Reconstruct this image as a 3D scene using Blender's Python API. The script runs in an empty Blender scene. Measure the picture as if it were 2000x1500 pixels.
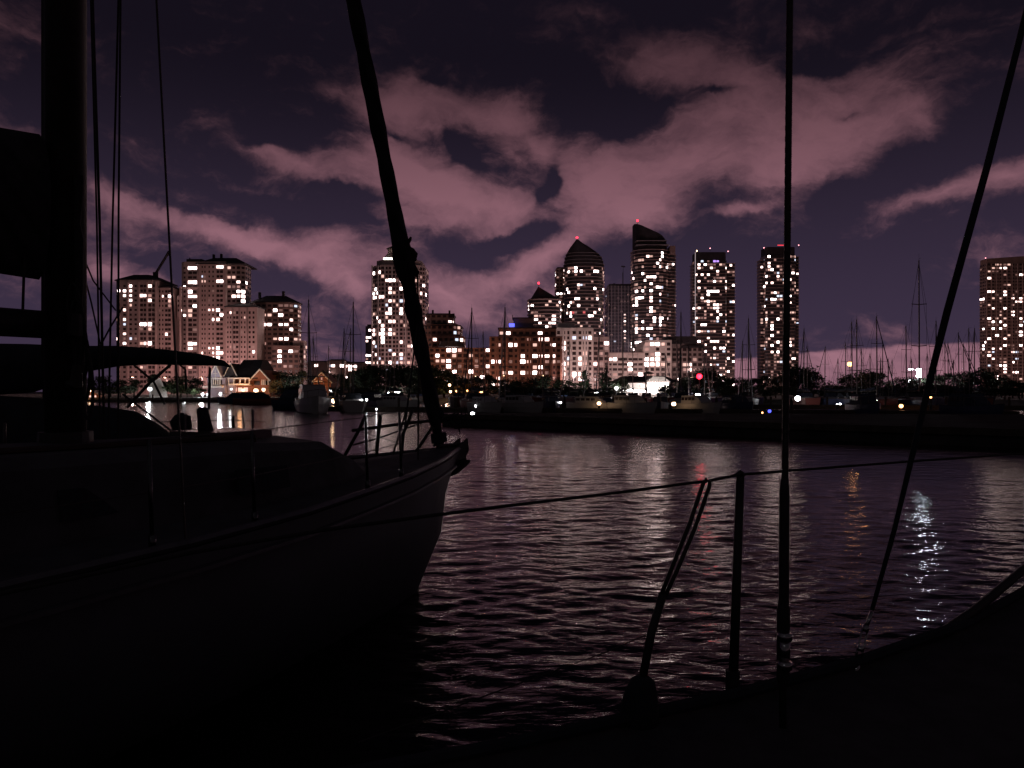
import bpy, math, random
import numpy as np
from mathutils import Vector, Matrix
random.seed(7); np.random.seed(7)
R = math.radians
scene = bpy.context.scene
C = scene.collection

# ------------------------------------------------------------------ camera
EYE = 2.2                       # eye height above the water, metres
F = 1500.0                      # focal length in photo pixels (photo 2000 wide)
HZ = 765.0                      # horizon row in the photo
cd = bpy.data.cameras.new('camera'); cam = bpy.data.objects.new('camera', cd); C.objects.link(cam)
cam.location = (0, 0, EYE); cam.rotation_euler = (R(90), 0, 0)
cd.sensor_width = 36; cd.lens = 27; cd.shift_y = 15 / 2000
cd.clip_start = 0.05; cd.clip_end = 20000
scene.camera = cam
scene.view_settings.view_transform = 'Standard'; scene.view_settings.look = 'None'
scene.view_settings.exposure = 0; scene.view_settings.gamma = 1

def P(px, py, Y):
    return Vector(((px - 1000) / F * Y, Y, EYE + (HZ - py) / F * Y))
def X(px, Y): return (px - 1000) / F * Y
def Z(py, Y): return EYE + (HZ - py) / F * Y

# ------------------------------------------------------------------ node helper
class N:
    def __init__(s, tree): s.t = tree; s.n = tree.nodes; s.l = tree.links
    def add(s, typ, **kw):
        n = s.n.new(typ)
        for k, v in kw.items(): setattr(n, k, v)
        return n
    def put(s, sock, v):
        if hasattr(v, 'is_linked') or hasattr(v, 'links'): s.l.new(v, sock)
        else: sock.default_value = v
    def math(s, op, a, b=0.0, c=None, clamp=False):
        n = s.add('ShaderNodeMath', operation=op, use_clamp=clamp)
        s.put(n.inputs[0], a); s.put(n.inputs[1], b)
        if c is not None: s.put(n.inputs[2], c)
        return n.outputs[0]
    def ramp(s, v, a, b, lo=0.0, hi=1.0, smooth=True):
        n = s.add('ShaderNodeMapRange', interpolation_type='SMOOTHSTEP' if smooth else 'LINEAR', clamp=True)
        s.put(n.inputs[0], v); s.put(n.inputs[1], a); s.put(n.inputs[2], b); s.put(n.inputs[3], lo); s.put(n.inputs[4], hi)
        return n.outputs[0]
    def mix(s, f, a, b):
        n = s.add('ShaderNodeMix', data_type='RGBA'); s.put(n.inputs[0], f); s.put(n.inputs[6], a); s.put(n.inputs[7], b)
        return n.outputs[2]
    def noise(s, vec, scale, detail=4, rough=.55, dist=0.0, out=0):
        n = s.add('ShaderNodeTexNoise'); s.put(n.inputs['Vector'], vec)
        n.inputs['Scale'].default_value = scale; n.inputs['Detail'].default_value = detail
        n.inputs['Roughness'].default_value = rough; n.inputs['Distortion'].default_value = dist
        return n.outputs[out]

# ------------------------------------------------------------------ sky (world): night clouds lit by the city
world = bpy.data.worlds.new('World'); scene.world = world; world.use_nodes = True
def make_world():
    w = N(world.node_tree); w.n.clear()
    tc = w.add('ShaderNodeTexCoord'); sep = w.add('ShaderNodeSeparateXYZ'); w.l.new(tc.outputs['Generated'], sep.inputs[0])
    x, y, z = sep.outputs
    az = w.math('ARCTAN2', x, y)
    el = w.math('ARCSINE', z)
    uv = w.add('ShaderNodeCombineXYZ'); w.put(uv.inputs[0], az); w.put(uv.inputs[1], el)
    # wispy distortion of the cloud map
    n1 = w.noise(uv.outputs[0], 4.5, 6, .6, out=1)
    n1v = w.add('ShaderNodeVectorMath', operation='SUBTRACT'); w.l.new(n1, n1v.inputs[0]); n1v.inputs[1].default_value = (.5, .5, .5)
    n1s = w.add('ShaderNodeVectorMath', operation='SCALE'); w.l.new(n1v.outputs[0], n1s.inputs[0]); n1s.inputs['Scale'].default_value = .10
    duv = w.add('ShaderNodeVectorMath', operation='ADD'); w.l.new(uv.outputs[0], duv.inputs[0]); w.l.new(n1s.outputs[0], duv.inputs[1])
    blobs = [(215,392,105,42,12,1.0),(320,425,80,20,20,.7),(430,452,110,24,15,1.0),(540,478,110,28,12,1.0),(650,490,120,55,12,1.0),(700,545,120,40,18,.9),
             (580,335,110,34,6,1.0),(520,318,70,16,12,.8),(690,335,110,55,0,.9),(800,330,130,70,25,1.25),(880,395,160,75,22,1.4),(1000,420,100,60,0,1.2),(800,440,110,40,15,.7),
             (750,205,130,60,5,.95),(880,200,160,62,10,1.1),(990,225,100,60,30,.95),(1060,275,70,40,40,.95),(1000,290,60,40,40,.5),(650,180,90,30,10,.3),
             (1180,360,170,95,0,1.35),(1120,310,70,50,0,.5),(1330,320,200,100,-5,1.25),(1400,230,170,80,-5,.8),(1560,240,210,90,-8,1.15),(1560,310,170,70,-8,1.1),(1740,225,150,80,-5,.9),
             (1820,240,80,50,0,.5),(1300,110,190,70,8,.7),(1420,150,200,60,4,.75),(1180,30,120,45,10,.45),(1650,140,180,50,0,.35),(1500,60,220,60,0,.25),
             (1860,372,150,26,-5,1.1),(1625,400,60,40,0,-1.4),(1950,350,90,45,0,.7),(1240,430,150,60,0,1.15),(1120,470,70,40,-20,.8),(1070,505,90,30,-25,1.0),(960,545,160,42,-8,1.05),(830,560,140,50,8,1.05),(900,610,110,32,14,.9),(780,500,90,40,0,.7),
             (1450,420,110,14,-6,.7),(240,540,90,36,18,.9),(330,560,60,20,15,.6),
             (520,700,300,30,0,.25),(1080,600,240,60,0,.55),
             # gaps
             (905,298,62,24,48,-1.8),(1085,350,22,70,12,-1.2),(1000,470,95,20,-6,-1.4),(900,505,70,20,8,-.9),(670,385,60,14,10,-1.1),(560,410,150,20,12,-.8),(1190,215,110,55,10,-1.3),
             (1120,180,60,60,0,-.8),(720,440,50,12,10,-.6),(840,150,60,14,5,-.5),(1660,215,60,14,0,-.7),(1590,120,110,20,0,-.5),(1380,180,90,16,6,-.6),(560,545,100,30,0,-.4),(1700,350,110,24,0,-.6),(1450,520,260,70,0,-.7),(1640,560,200,90,0,-.7),
             (1060,395,20,40,20,-.9),(760,270,80,16,14,-.6)]
    total = None
    for (cx, cy, rx, ry, rot, wt) in blobs:
        a = math.atan((cx - 1000) / F); e = math.atan((HZ - cy) / F * math.cos(a))
        m = w.add('ShaderNodeMapping', vector_type='TEXTURE'); w.l.new(duv.outputs[0], m.inputs[0])
        m.inputs[1].default_value = (a, e, 0); m.inputs[2].default_value = (0, 0, -R(rot))
        m.inputs[3].default_value = (rx / F * 1.25, ry / F * 1.25, 1)
        g = w.add('ShaderNodeTexGradient', gradient_type='QUADRATIC_SPHERE' if cy < 600 else 'SPHERICAL'); w.l.new(m.outputs[0], g.inputs[0])
        total = w.math('MULTIPLY_ADD', g.outputs['Fac'], wt * (1.9 if cy < 600 else 1.2), total if total is not None else 0.0)
    mp = w.add('ShaderNodeMapping'); w.l.new(duv.outputs[0], mp.inputs[0]); mp.inputs[3].default_value = (1, 1.9, 1)
    mp.inputs[2].default_value = (0, 0, R(12))
    big = w.noise(mp.outputs[0], 6.0, 10, .60, .35)
    fine = w.noise(mp.outputs[0], 30, 6, .62, .4)
    det = w.math('ADD', w.math('MULTIPLY', w.math('SUBTRACT', big, .5), 3.2), w.math('MULTIPLY', w.math('SUBTRACT', fine, .5), 1.15))
    dens = w.math('ADD', w.math('ADD', total, det), .10)
    # low bright cloud bank along the right horizon, with a nearly level top
    edge = w.math('ADD', w.math('MULTIPLY_ADD', w.math('SUBTRACT', az, .37), .055, .0475), w.math('MULTIPLY', w.math('SUBTRACT', big, .5), .020))
    bank = w.math('MULTIPLY', w.ramp(w.math('SUBTRACT', el, edge), -.004, .0035, 1.0, 0.0), w.ramp(az, .16, .29))
    dens = w.math('MULTIPLY_ADD', bank, 1.7, dens)
    cover = w.ramp(dens, .02, 1.15)
    bright = w.ramp(w.math('ADD', w.math('MULTIPLY', dens, .8), w.math('MULTIPLY', det, .7)), .0, 2.2, .48, 1.15)
    # the city's glow falls off with height and away from the skyline
    elev = w.ramp(el, 0.0, .50, 1.0, .0)
    gl = w.math('POWER', elev, 1.0)
    azf = w.ramp(w.math('ABSOLUTE', w.math('SUBTRACT', az, .10)), .45, 1.6, 1.0, .10)
    base = w.mix(w.ramp(el, .0, .42), (.046, .031, .060, 1), (.0070, .0050, .0100, 1))
    basef = w.mix(w.ramp(w.math('ABSOLUTE', az), 0.75, 1.7, 1.0, 0.0), (.020, .017, .020, 1), base)
    cc = w.mix(w.ramp(el, 0, .42), (.290, .130, .150, 1), (.195, .084, .098, 1))
    cb = w.math('MULTIPLY', w.math('MULTIPLY', bright, w.ramp(el, .14, .56, 1.0, .05)), azf)
    vm = w.add('ShaderNodeVectorMath', operation='SCALE'); w.l.new(cc, vm.inputs[0]); w.put(vm.inputs['Scale'], cb)
    cloudc = w.add('ShaderNodeVectorMath', operation='ADD'); w.l.new(vm.outputs[0], cloudc.inputs[0]); w.l.new(basef, cloudc.inputs[1])
    half = w.add('ShaderNodeVectorMath', operation='SCALE'); w.l.new(cloudc.outputs[0], half.inputs[0]); half.inputs['Scale'].default_value = .92
    fin = w.mix(cover, basef, half.outputs[0])
    # below the horizon: dark
    fin2 = w.mix(w.ramp(el, -.02, 0.0), (.002, .0015, .002, 1), fin)
    bg = w.add('ShaderNodeBackground'); w.l.new(fin2, bg.inputs[0]); bg.inputs[1].default_value = 1.0
    out = w.add('ShaderNodeOutputWorld'); w.l.new(bg.outputs[0], out.inputs[0])
make_world()
world.cycles.sampling_method = 'MANUAL'; world.cycles.sample_map_resolution = 512

# a very faint moon / far marina light from behind the camera gives the metal its glints
sd = bpy.data.lights.new('moon', 'SUN'); sun = bpy.data.objects.new('moon', sd); C.objects.link(sun)
sd.energy = .012; sd.angle = R(.5); sd.color = (.95, .93, 1)
sun.rotation_euler = (R(52), 0, R(-28))

# ------------------------------------------------------------------ materials
MATS = {}
def mat(name, col, rough=.7, metal=0, spec=.5, var=.25, scale=2.0, bump=0.0, emit=None, es=0.0, wave=None):
    if name in MATS: return MATS[name]
    m = bpy.data.materials.new(name); m.use_nodes = True; MATS[name] = m
    w = N(m.node_tree); b = w.n['Principled BSDF']
    tc = w.add('ShaderNodeTexCoord')
    nz = w.noise(tc.outputs['Object'], scale, 5, .6)
    lo = tuple(c * (1 - var) for c in col) + (1,); hi = tuple(min(1, c * (1 + var)) for c in col) + (1,)
    c = w.mix(w.ramp(nz, .3, .7), lo, hi)
    w.l.new(c, b.inputs['Base Color'])
    b.inputs['Roughness'].default_value = rough; b.inputs['Metallic'].default_value = metal
    b.inputs['Specular IOR Level'].default_value = spec
    if bump:
        src = nz
        if wave:
            wv = w.add('ShaderNodeTexWave', bands_direction=wave[0]); w.l.new(tc.outputs['Object'], wv.inputs[0]); wv.inputs['Scale'].default_value = wave[1]
            src = w.math('ADD', wv.outputs[1], w.math('MULTIPLY', nz, .4))
        bp = w.add('ShaderNodeBump'); bp.inputs['Distance'].default_value = bump; bp.inputs['Strength'].default_value = .8
        w.l.new(src, bp.inputs['Height']); w.l.new(bp.outputs[0], b.inputs['Normal'])
    if emit:
        b.inputs['Emission Color'].default_value = tuple(emit) + (1,); b.inputs['Emission Strength'].default_value = es
    return m
M = dict(
 concrete=mat('pale_concrete', (.46,.35,.33), .85, var=.12, scale=.15),
 concrete2=mat('grey_concrete', (.33,.26,.25), .85, var=.15, scale=.15),
 white=mat('white_render', (.58,.52,.49), .8, var=.1, scale=.2),
 brown=mat('brown_concrete', (.24,.16,.14), .85, var=.15, scale=.2),
 brick=mat('brown_brick', (.26,.145,.115), .9, var=.25, scale=.8),
 brick2=mat('red_brick', (.30,.155,.115), .9, var=.25, scale=.8),
 slab=mat('balcony_concrete', (.40,.29,.26), .8, var=.12, scale=.3),
 slab2=mat('balcony_concrete_grey', (.22,.19,.20), .8, var=.12, scale=.3),
 wallglass=mat('curtain_wall_glass', (.035,.028,.03), .35, spec=.5, var=.5, scale=.3),
 wallglass2=mat('curtain_wall_blue_glass', (.05,.045,.06), .35, spec=.5, var=.5, scale=.3),
 dark=mat('dark_glass', (.045,.030,.030), .25, var=.3, scale=.4),
 frame=mat('window_mullion', (.12,.09,.085), .7),
 roof=mat('dark_roof_metal', (.022,.018,.022), .75, var=.3, scale=.3),
 shingle=mat('dark_shingle', (.035,.028,.03), .9, var=.3, scale=1.5),
 land=mat('land', (.035,.033,.022), .95, var=.5, scale=.08),
 wetstone=mat('dark_wet_concrete', (.05,.045,.045), .95, spec=.1, var=.4, scale=.6, bump=.05),
 stone=mat('seawall_stone', (.14,.12,.11), .95, var=.4, scale=.6, bump=.1),
 path=mat('path_paving', (.22,.18,.16), .9, var=.2, scale=.4),
 deckdock=mat('dock_boards', (.09,.07,.06), .95, spec=.1, var=.3, scale=1.5),
 pile=mat('timber_pile', (.06,.045,.035), .9, var=.3, scale=2),
 leaf=mat('leaves_dark', (.030,.040,.020), .8, var=.5, scale=.7),
 leaf2=mat('leaves_mid', (.05,.07,.028), .8, var=.5, scale=.7),
 leaf3=mat('leaves_autumn', (.16,.10,.03), .8, var=.5, scale=.7),
 bark=mat('bark', (.05,.038,.03), .95, var=.3, scale=2, bump=.03),
 boatwhite=mat('white_gelcoat', (.32,.30,.29), .4, var=.08, scale=.8),
 boatblue=mat('navy_gelcoat', (.04,.05,.10), .3, var=.1, scale=.8),
 boatred=mat('oxblood_gelcoat', (.20,.05,.04), .4, var=.1, scale=.8),
 boatdeck=mat('cream_deck', (.22,.20,.18), .7, var=.1, scale=2),
 canvas=mat('dark_canvas', (.018,.02,.028), .95, var=.4, scale=3, bump=.02),
 canvas2=mat('navy_canvas', (.03,.035,.06), .95, var=.3, scale=3),
 alu=mat('mast_aluminium', (.16,.13,.12), .55, metal=.6, var=.2, scale=3),
 alu_dark=mat('weathered_mast', (.035,.030,.030), .6, metal=.2, var=.3, scale=4, bump=.004),
 steel_dull=mat('dull_stainless', (.10,.10,.105), .28, metal=1, var=.15, scale=20),
 steel=mat('stainless_steel', (.35,.34,.35), .16, metal=1, var=.12, scale=20, bump=.0008),
 wire=mat('rigging_wire', (.06,.05,.05), .5, metal=.6, var=.2, scale=40),
 rope=mat('black_rope', (.03,.025,.027), .95, var=.4, scale=60, bump=.003),
 hullnear=mat('dull_grey_hull', (.075,.078,.09), .6, var=.15, scale=1.3),
 decknear=mat('worn_deck', (.055,.055,.062), .8, var=.3, scale=3, bump=.004),
 toerail=mat('aluminium_toe_rail', (.10,.10,.11), .45, metal=.4, var=.15, scale=8),
 teak=mat('dark_teak', (.05,.03,.02), .7, var=.3, scale=6),
 sail=mat('furled_sail_cover', (.022,.020,.024), .95, var=.45, scale=6, bump=.03, wave=('DIAGONAL', 2.5)),
 blackdeck=mat('dark_nonskid_deck', (.035,.032,.038), .9, var=.3, scale=8),
 pole=mat('lamp_post_metal', (.05,.05,.05), .6, metal=.4),
 trim=mat('white_trim', (.75,.68,.62), .7, var=.06),
 siding=mat('grey_lilac_siding', (.42,.36,.44), .8, var=.1, scale=1),
 siding2=mat('rust_siding', (.26,.10,.06), .85, var=.15, scale=1),
)
def emat(name, col, s):
    return mat(name, (.3,.3,.3), .5, emit=col, es=s, var=.0)
TONE = [  # lit window tones, index 0 brightest
 emat('window_light_bright', (1,.78,.75), 11), emat('window_light_warm', (1,.60,.50), 1.05),
 emat('window_light_soft', (1,.52,.44), .42), emat('window_light_dim', (1,.50,.42), .17),
 emat('window_light_cool', (.72,.80,1), 1.3), emat('window_light_violet', (.55,.30,1), 1.3), emat('window_light_red', (1,.1,.1), .6), emat('window_light_cream', (1,.68,.62), 4)]
GLOW = {k: emat('lamp_glow_' + k, c, s) for k, (c, s) in dict(
 white=((.95,.95,1), 22), whitesoft=((.93,.97,1), 1.15), warmsoft=((1,.66,.40), 2.4), warm=((1,.62,.34), 12), orange=((1,.42,.15), 6), red=((1,.012,.03), 9), green=((.6,1,.7), 6), blue=((.10,.12,1), 2.0), pink=((1,.35,.4), 4)).items()}

# ------------------------------------------------------------------ mesh builder
class MB:
    def __init__(s): s.v = []; s.f = []; s.m = []
    def add(s, vs, fs, mi=0):
        o = len(s.v); s.v += [tuple(v) for v in vs]; s.f += [tuple(i + o for i in f) for f in fs]; s.m += [mi] * len(fs); return s
    def box(s, x0, x1, y0, y1, z0, z1, mi=0):
        return s.add([(x0,y0,z0),(x1,y0,z0),(x1,y1,z0),(x0,y1,z0),(x0,y0,z1),(x1,y0,z1),(x1,y1,z1),(x0,y1,z1)],
                     [(3,2,1,0),(4,5,6,7),(0,1,5,4),(1,2,6,5),(2,3,7,6),(3,0,4,7)], mi)
    def prism(s, poly, z0, z1, mi=0):
        n = len(poly); zt = z1 if hasattr(z1, '__len__') else [z1] * n
        vs = [(p[0], p[1], z0) for p in poly] + [(p[0], p[1], zt[i]) for i, p in enumerate(poly)]
        return s.add(vs, [tuple(range(n-1,-1,-1)), tuple(range(n, 2*n))] + [(i, (i+1) % n, n+(i+1) % n, n+i) for i in range(n)], mi)
    def cone(s, poly, z0, apex, mi=0):
        n = len(poly)
        return s.add([(p[0], p[1], z0) for p in poly] + [tuple(apex)], [tuple(range(n-1,-1,-1))] + [(i, (i+1) % n, n) for i in range(n)], mi)
    def frustum(s, p0, z0, p1, z1, mi=0):
        n = len(p0)
        return s.add([(p[0],p[1],z0) for p in p0] + [(p[0],p[1],z1) for p in p1],
                     [tuple(range(n-1,-1,-1)), tuple(range(n, 2*n))] + [(i,(i+1)%n,n+(i+1)%n,n+i) for i in range(n)], mi)
    def tube(s, pts, r, n=6, mi=0):
        pts = [Vector(p) for p in pts]; rs = r if hasattr(r, '__len__') else [r] * len(pts)
        rings = []; up = None
        for i, p in enumerate(pts):
            d = (pts[min(i+1, len(pts)-1)] - pts[max(i-1, 0)]).normalized()
            if up is None: up = Vector((0,0,1)) if abs(d.z) < .9 else Vector((1,0,0))
            a = d.cross(up).normalized(); b = a.cross(d).normalized(); up = b
            rings.append([p + a * math.cos(t) * rs[i] + b * math.sin(t) * rs[i] for t in [2*math.pi*k/n for k in range(n)]])
        vs = [v for ring in rings for v in ring]; fs = []
        for i in range(len(pts) - 1):
            for k in range(n): fs.append((i*n+k, i*n+(k+1) % n, (i+1)*n+(k+1) % n, (i+1)*n+k))
        fs += [tuple(range(n-1,-1,-1)), tuple((len(pts)-1)*n + k for k in range(n))]
        return s.add(vs, fs, mi)
    def sphere(s, c, r, n=10, m=6, sz=1.0, mi=0):
        vs = [(c[0], c[1], c[2]-r*sz)]
        for j in range(1, m):
            t = math.pi * j / m
            for k in range(n): vs.append((c[0]+r*math.sin(t)*math.cos(2*math.pi*k/n), c[1]+r*math.sin(t)*math.sin(2*math.pi*k/n), c[2]-r*sz*math.cos(t)))
        vs.append((c[0], c[1], c[2]+r*sz)); fs = []
        for k in range(n): fs.append((0, 1+(k+1) % n, 1+k)); fs.append((len(vs)-1, 1+(m-2)*n+k, 1+(m-2)*n+(k+1) % n))
        for j in range(m-2):
            for k in range(n): fs.append((1+j*n+k, 1+j*n+(k+1) % n, 1+(j+1)*n+(k+1) % n, 1+(j+1)*n+k))
        return s.add(vs, fs, mi)
    def loft(s, rings, closed=False, mi=0, caps=True):
        n = len(rings[0]); vs = [v for r_ in rings for v in r_]; fs = []
        for i in range(len(rings)-1):
            for k in range(n if closed else n-1): fs.append((i*n+k, i*n+(k+1) % n, (i+1)*n+(k+1) % n, (i+1)*n+k))
        if caps: fs += [tuple(range(n-1,-1,-1)), tuple((len(rings)-1)*n+k for k in range(n))]
        return s.add(vs, fs, mi)
    def build(s, name, mats, parent=None, smooth=False):
        if not isinstance(mats, (list, tuple)): mats = [mats]
        me = bpy.data.meshes.new(name); off = world_loc(parent) if parent else Vector((0,0,0))
        me.from_pydata([(v[0]-off.x, v[1]-off.y, v[2]-off.z) for v in s.v], [], s.f)
        for m_ in mats: me.materials.append(m_)
        if len(mats) > 1: me.polygons.foreach_set('material_index', s.m)
        if smooth: me.polygons.foreach_set('use_smooth', [True]*len(me.polygons))
        me.update()
        o = bpy.data.objects.new(name, me); C.objects.link(o); o.parent = parent
        return o
def world_loc(o):
    v = Vector((0,0,0))
    while o: v += o.location; o = o.parent
    return v
USED = set()
def tag(o, label=None, cat=None, group=None, kind=None):
    if label:
        o['label'] = label
        if label in USED and not group: print('DUPLICATE LABEL', label)
        USED.add(label)
    if cat: o['category'] = cat
    if group: o['group'] = group
    if kind: o['kind'] = kind
    return o
def thing(name, loc, label, cat, group=None):
    o = bpy.data.objects.new(name, None); C.objects.link(o); o.location = loc; o.empty_display_size = .3
    return tag(o, label, cat, group)
def copy_tree(root, loc, rz=None, scale=None, label=None, group=None):
    r = root.copy(); C.objects.link(r); r.location = loc
    if rz is not None: r.rotation_euler = (0, 0, rz)
    if scale is not None: r.scale = scale
    if label: r['label'] = label; USED.add(label)
    if group: r['group'] = group
    for ch in list(root.children):
        c = ch.copy(); C.objects.link(c); c.parent = r
        for g in list(ch.children):
            d = g.copy(); C.objects.link(d); d.parent = c
    return r
ORD = ['first','second','third','fourth','fifth','sixth','seventh','eighth','ninth','tenth','eleventh','twelfth','thirteenth','fourteenth','fifteenth','sixteenth']
ZONES = [(215,'beside the near mast'),(345,'below the leftmost apartment block'),(485,'below the tallest pale block'),(600,'below the dark-roofed apartment block'),
 (715,'in the open sky gap'),(832,'below the pyramid-roofed tower'),(950,'below the terraced brick flats'),(1095,'below the brown brick block'),
 (1190,'below the white square-windowed block'),(1320,'below the slanted tower'),(1440,'below the corner-lit boxy tower'),(1475,'between the boxy towers'),
 (1570,'behind the near stay'),(1680,'near the tall orange lamp'),(1790,'left of the white panel lamp'),(1915,'right of the white panel lamp'),(9999,'below the right-edge tower')]
def zone(px):
    for lim, t in ZONES:
        if px < lim: return t
def zlabels(pxs, lead):
    """unique labels: zone + order from the left inside the zone"""
    zs = [zone(p) for p in pxs]; out = [None]*len(pxs)
    for z in set(zs):
        idx = sorted([i for i in range(len(pxs)) if zs[i] == z], key=lambda i: pxs[i])
        for k, i in enumerate(idx):
            out[i] = f'{lead} {z}' if len(idx) == 1 else f'{lead}, {ORD[k]} {z}'
    return out

# ------------------------------------------------------------------ water
def make_water():
    fa = np.linspace(-R(47), R(47), 520); ra = np.linspace(R(47), R(313), 60)[1:-1]
    ang = np.concatenate([fa, ra]); na = len(ang)
    rad = np.exp(np.linspace(math.log(1.2), math.log(420), 1300)); nr = len(rad)
    A, D = np.meshgrid(ang, rad)
    Xg = D*np.sin(A); Yg = D*np.cos(A); Zg = np.zeros_like(Xg)
    dr = D*.0046
    rng = np.random.RandomState(3)
    fadeside = np.clip(1 - (np.abs(np.where(A > math.pi, A-2*math.pi, A)) - R(46)) / R(3), 0, 1)
    # gusts: patches of rougher and calmer water
    gust = .85 + .35*np.sin(Xg*.11+Yg*.05+1.3)*np.sin(Yg*.083-Xg*.03+.4) + .30*np.sin(Xg*.9+1.7*np.sin(Yg*.5))*np.sin(Yg*.7-Xg*.31+1.4*np.sin(Xg*.6))
    for i in range(64):
        lam = .15 * (11 ** (i/63.)) ; th = rng.normal(R(94), R(26))
        kx, ky = math.cos(th)*2*math.pi/lam, math.sin(th)*2*math.pi/lam
        amp = .0028 * lam ** .9 * math.exp(-(lam/.80)**2) * rng.uniform(.6, 1.35)
        ph = kx*Xg + ky*Yg + rng.uniform(0, 6.28) + .6*np.sin(Xg*.9/lam*.25 + i) 
        fade = np.clip((lam/dr - 2.5) / 3, 0, 1)
        Zg += amp*fade*fadeside*gust*(np.sin(ph) + .18*np.sin(2*ph+1.57))
    v = np.stack([Xg, Yg, Zg], -1).reshape(-1, 3).astype(np.float32)
    i, j = np.meshgrid(np.arange(nr-1), np.arange(na), indexing='ij'); j2 = (j+1) % na
    q = np.stack([i*na+j, (i+1)*na+j, (i+1)*na+j2, i*na+j2], -1).reshape(-1, 4).astype(np.int32)[:, ::-1]
    me = bpy.data.meshes.new('water'); me.vertices.add(len(v)); me.vertices.foreach_set('co', v.ravel())
    me.loops.add(q.size); me.loops.foreach_set('vertex_index', q.ravel())
    me.polygons.add(len(q)); me.polygons.foreach_set('loop_start', np.arange(0, q.size, 4, dtype=np.int32))
    me.polygons.foreach_set('loop_total', np.full(len(q), 4, dtype=np.int32)); me.polygons.foreach_set('use_smooth', np.ones(len(q), dtype=bool))
    me.update(); me.validate()
    o = bpy.data.objects.new('water', me); C.objects.link(o); o['kind'] = 'structure'
    m = bpy.data.materials.new('harbour_water'); m.use_nodes = True; w = N(m.node_tree); b = w.n['Principled BSDF']
    b.inputs['Base Color'].default_value = (.006,.005,.006,1); b.inputs['Roughness'].default_value = .09; b.inputs['IOR'].default_value = 1.333
    b.inputs['Specular IOR Level'].default_value = .36
    tc = w.add('ShaderNodeTexCoord'); mp = w.add('ShaderNodeMapping'); w.l.new(tc.outputs['Object'], mp.inputs[0]); mp.inputs[3].default_value = (.55, 1.25, 1)
    n1 = w.noise(mp.outputs[0], 1.1, 4, .6, .3); n2 = w.noise(mp.outputs[0], 9, 3, .6, .2)
    h = w.math('ADD', w.math('MULTIPLY', n1, .12), w.math('MULTIPLY', n2, .017))
    bp = w.add('ShaderNodeBump'); bp.inputs['Distance'].default_value = 1.0; bp.inputs['Strength'].default_value = .5
    w.l.new(h, bp.inputs['Height']); w.l.new(bp.outputs[0], b.inputs['Normal'])
    me.materials.append(m)
make_water()

# ------------------------------------------------------------------ land
def shore_y(px):   # distance of the shoreline at each photo column
    return 168 if px < 560 else (168 + (px-560)*.0) 
land = MB()
edge = [(-260, 176), (-150, 172), (-95, 170), (-75, 169), (-40, 166), (-10, 158), (20, 140), (60, 122), (110, 108), (180, 98), (400, 90)]
top = .9
vs = [(x, y+1.2, top) for x, y in edge] + [(x, y-1.2, -1) for x, y in edge]
n = len(edge)
far = [(-4500, 176), (-4500, 9000), (6500, 9000), (6500, 90)]
lm = MB(); lm.add(vs, [(i, i+n, i+n+1, i+1) for i in range(n-1)])
o = lm.build('seawall', M['stone']); tag(o, kind='structure')
g = MB(); g.add([(x, y+1.2, top) for x, y in edge] + [(400, 91.2, top), (6500, 91.2, top), (6500, 9000, top), (-4500, 9000, top), (-4500, 177.2, top)],
                [tuple(range(n+5))])
# the edge strip under the land so nothing is hollow from the side
o = g.build('ground', M['land']); tag(o, kind='structure')
pth = MB()
pp = [(-255,184),(-95,178),(-40,174),(-10,167),(20,149),(60,131),(110,117),(180,107)]
pth.add([(x, y, top+.012) for x, y in pp] + [(x+.5, y+3.5, top+.012) for x, y in pp], [(i, i+1, i+1+len(pp), i+len(pp)) for i in range(len(pp)-1)])
tag(pth.build('path', M['path']), kind='structure')

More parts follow.
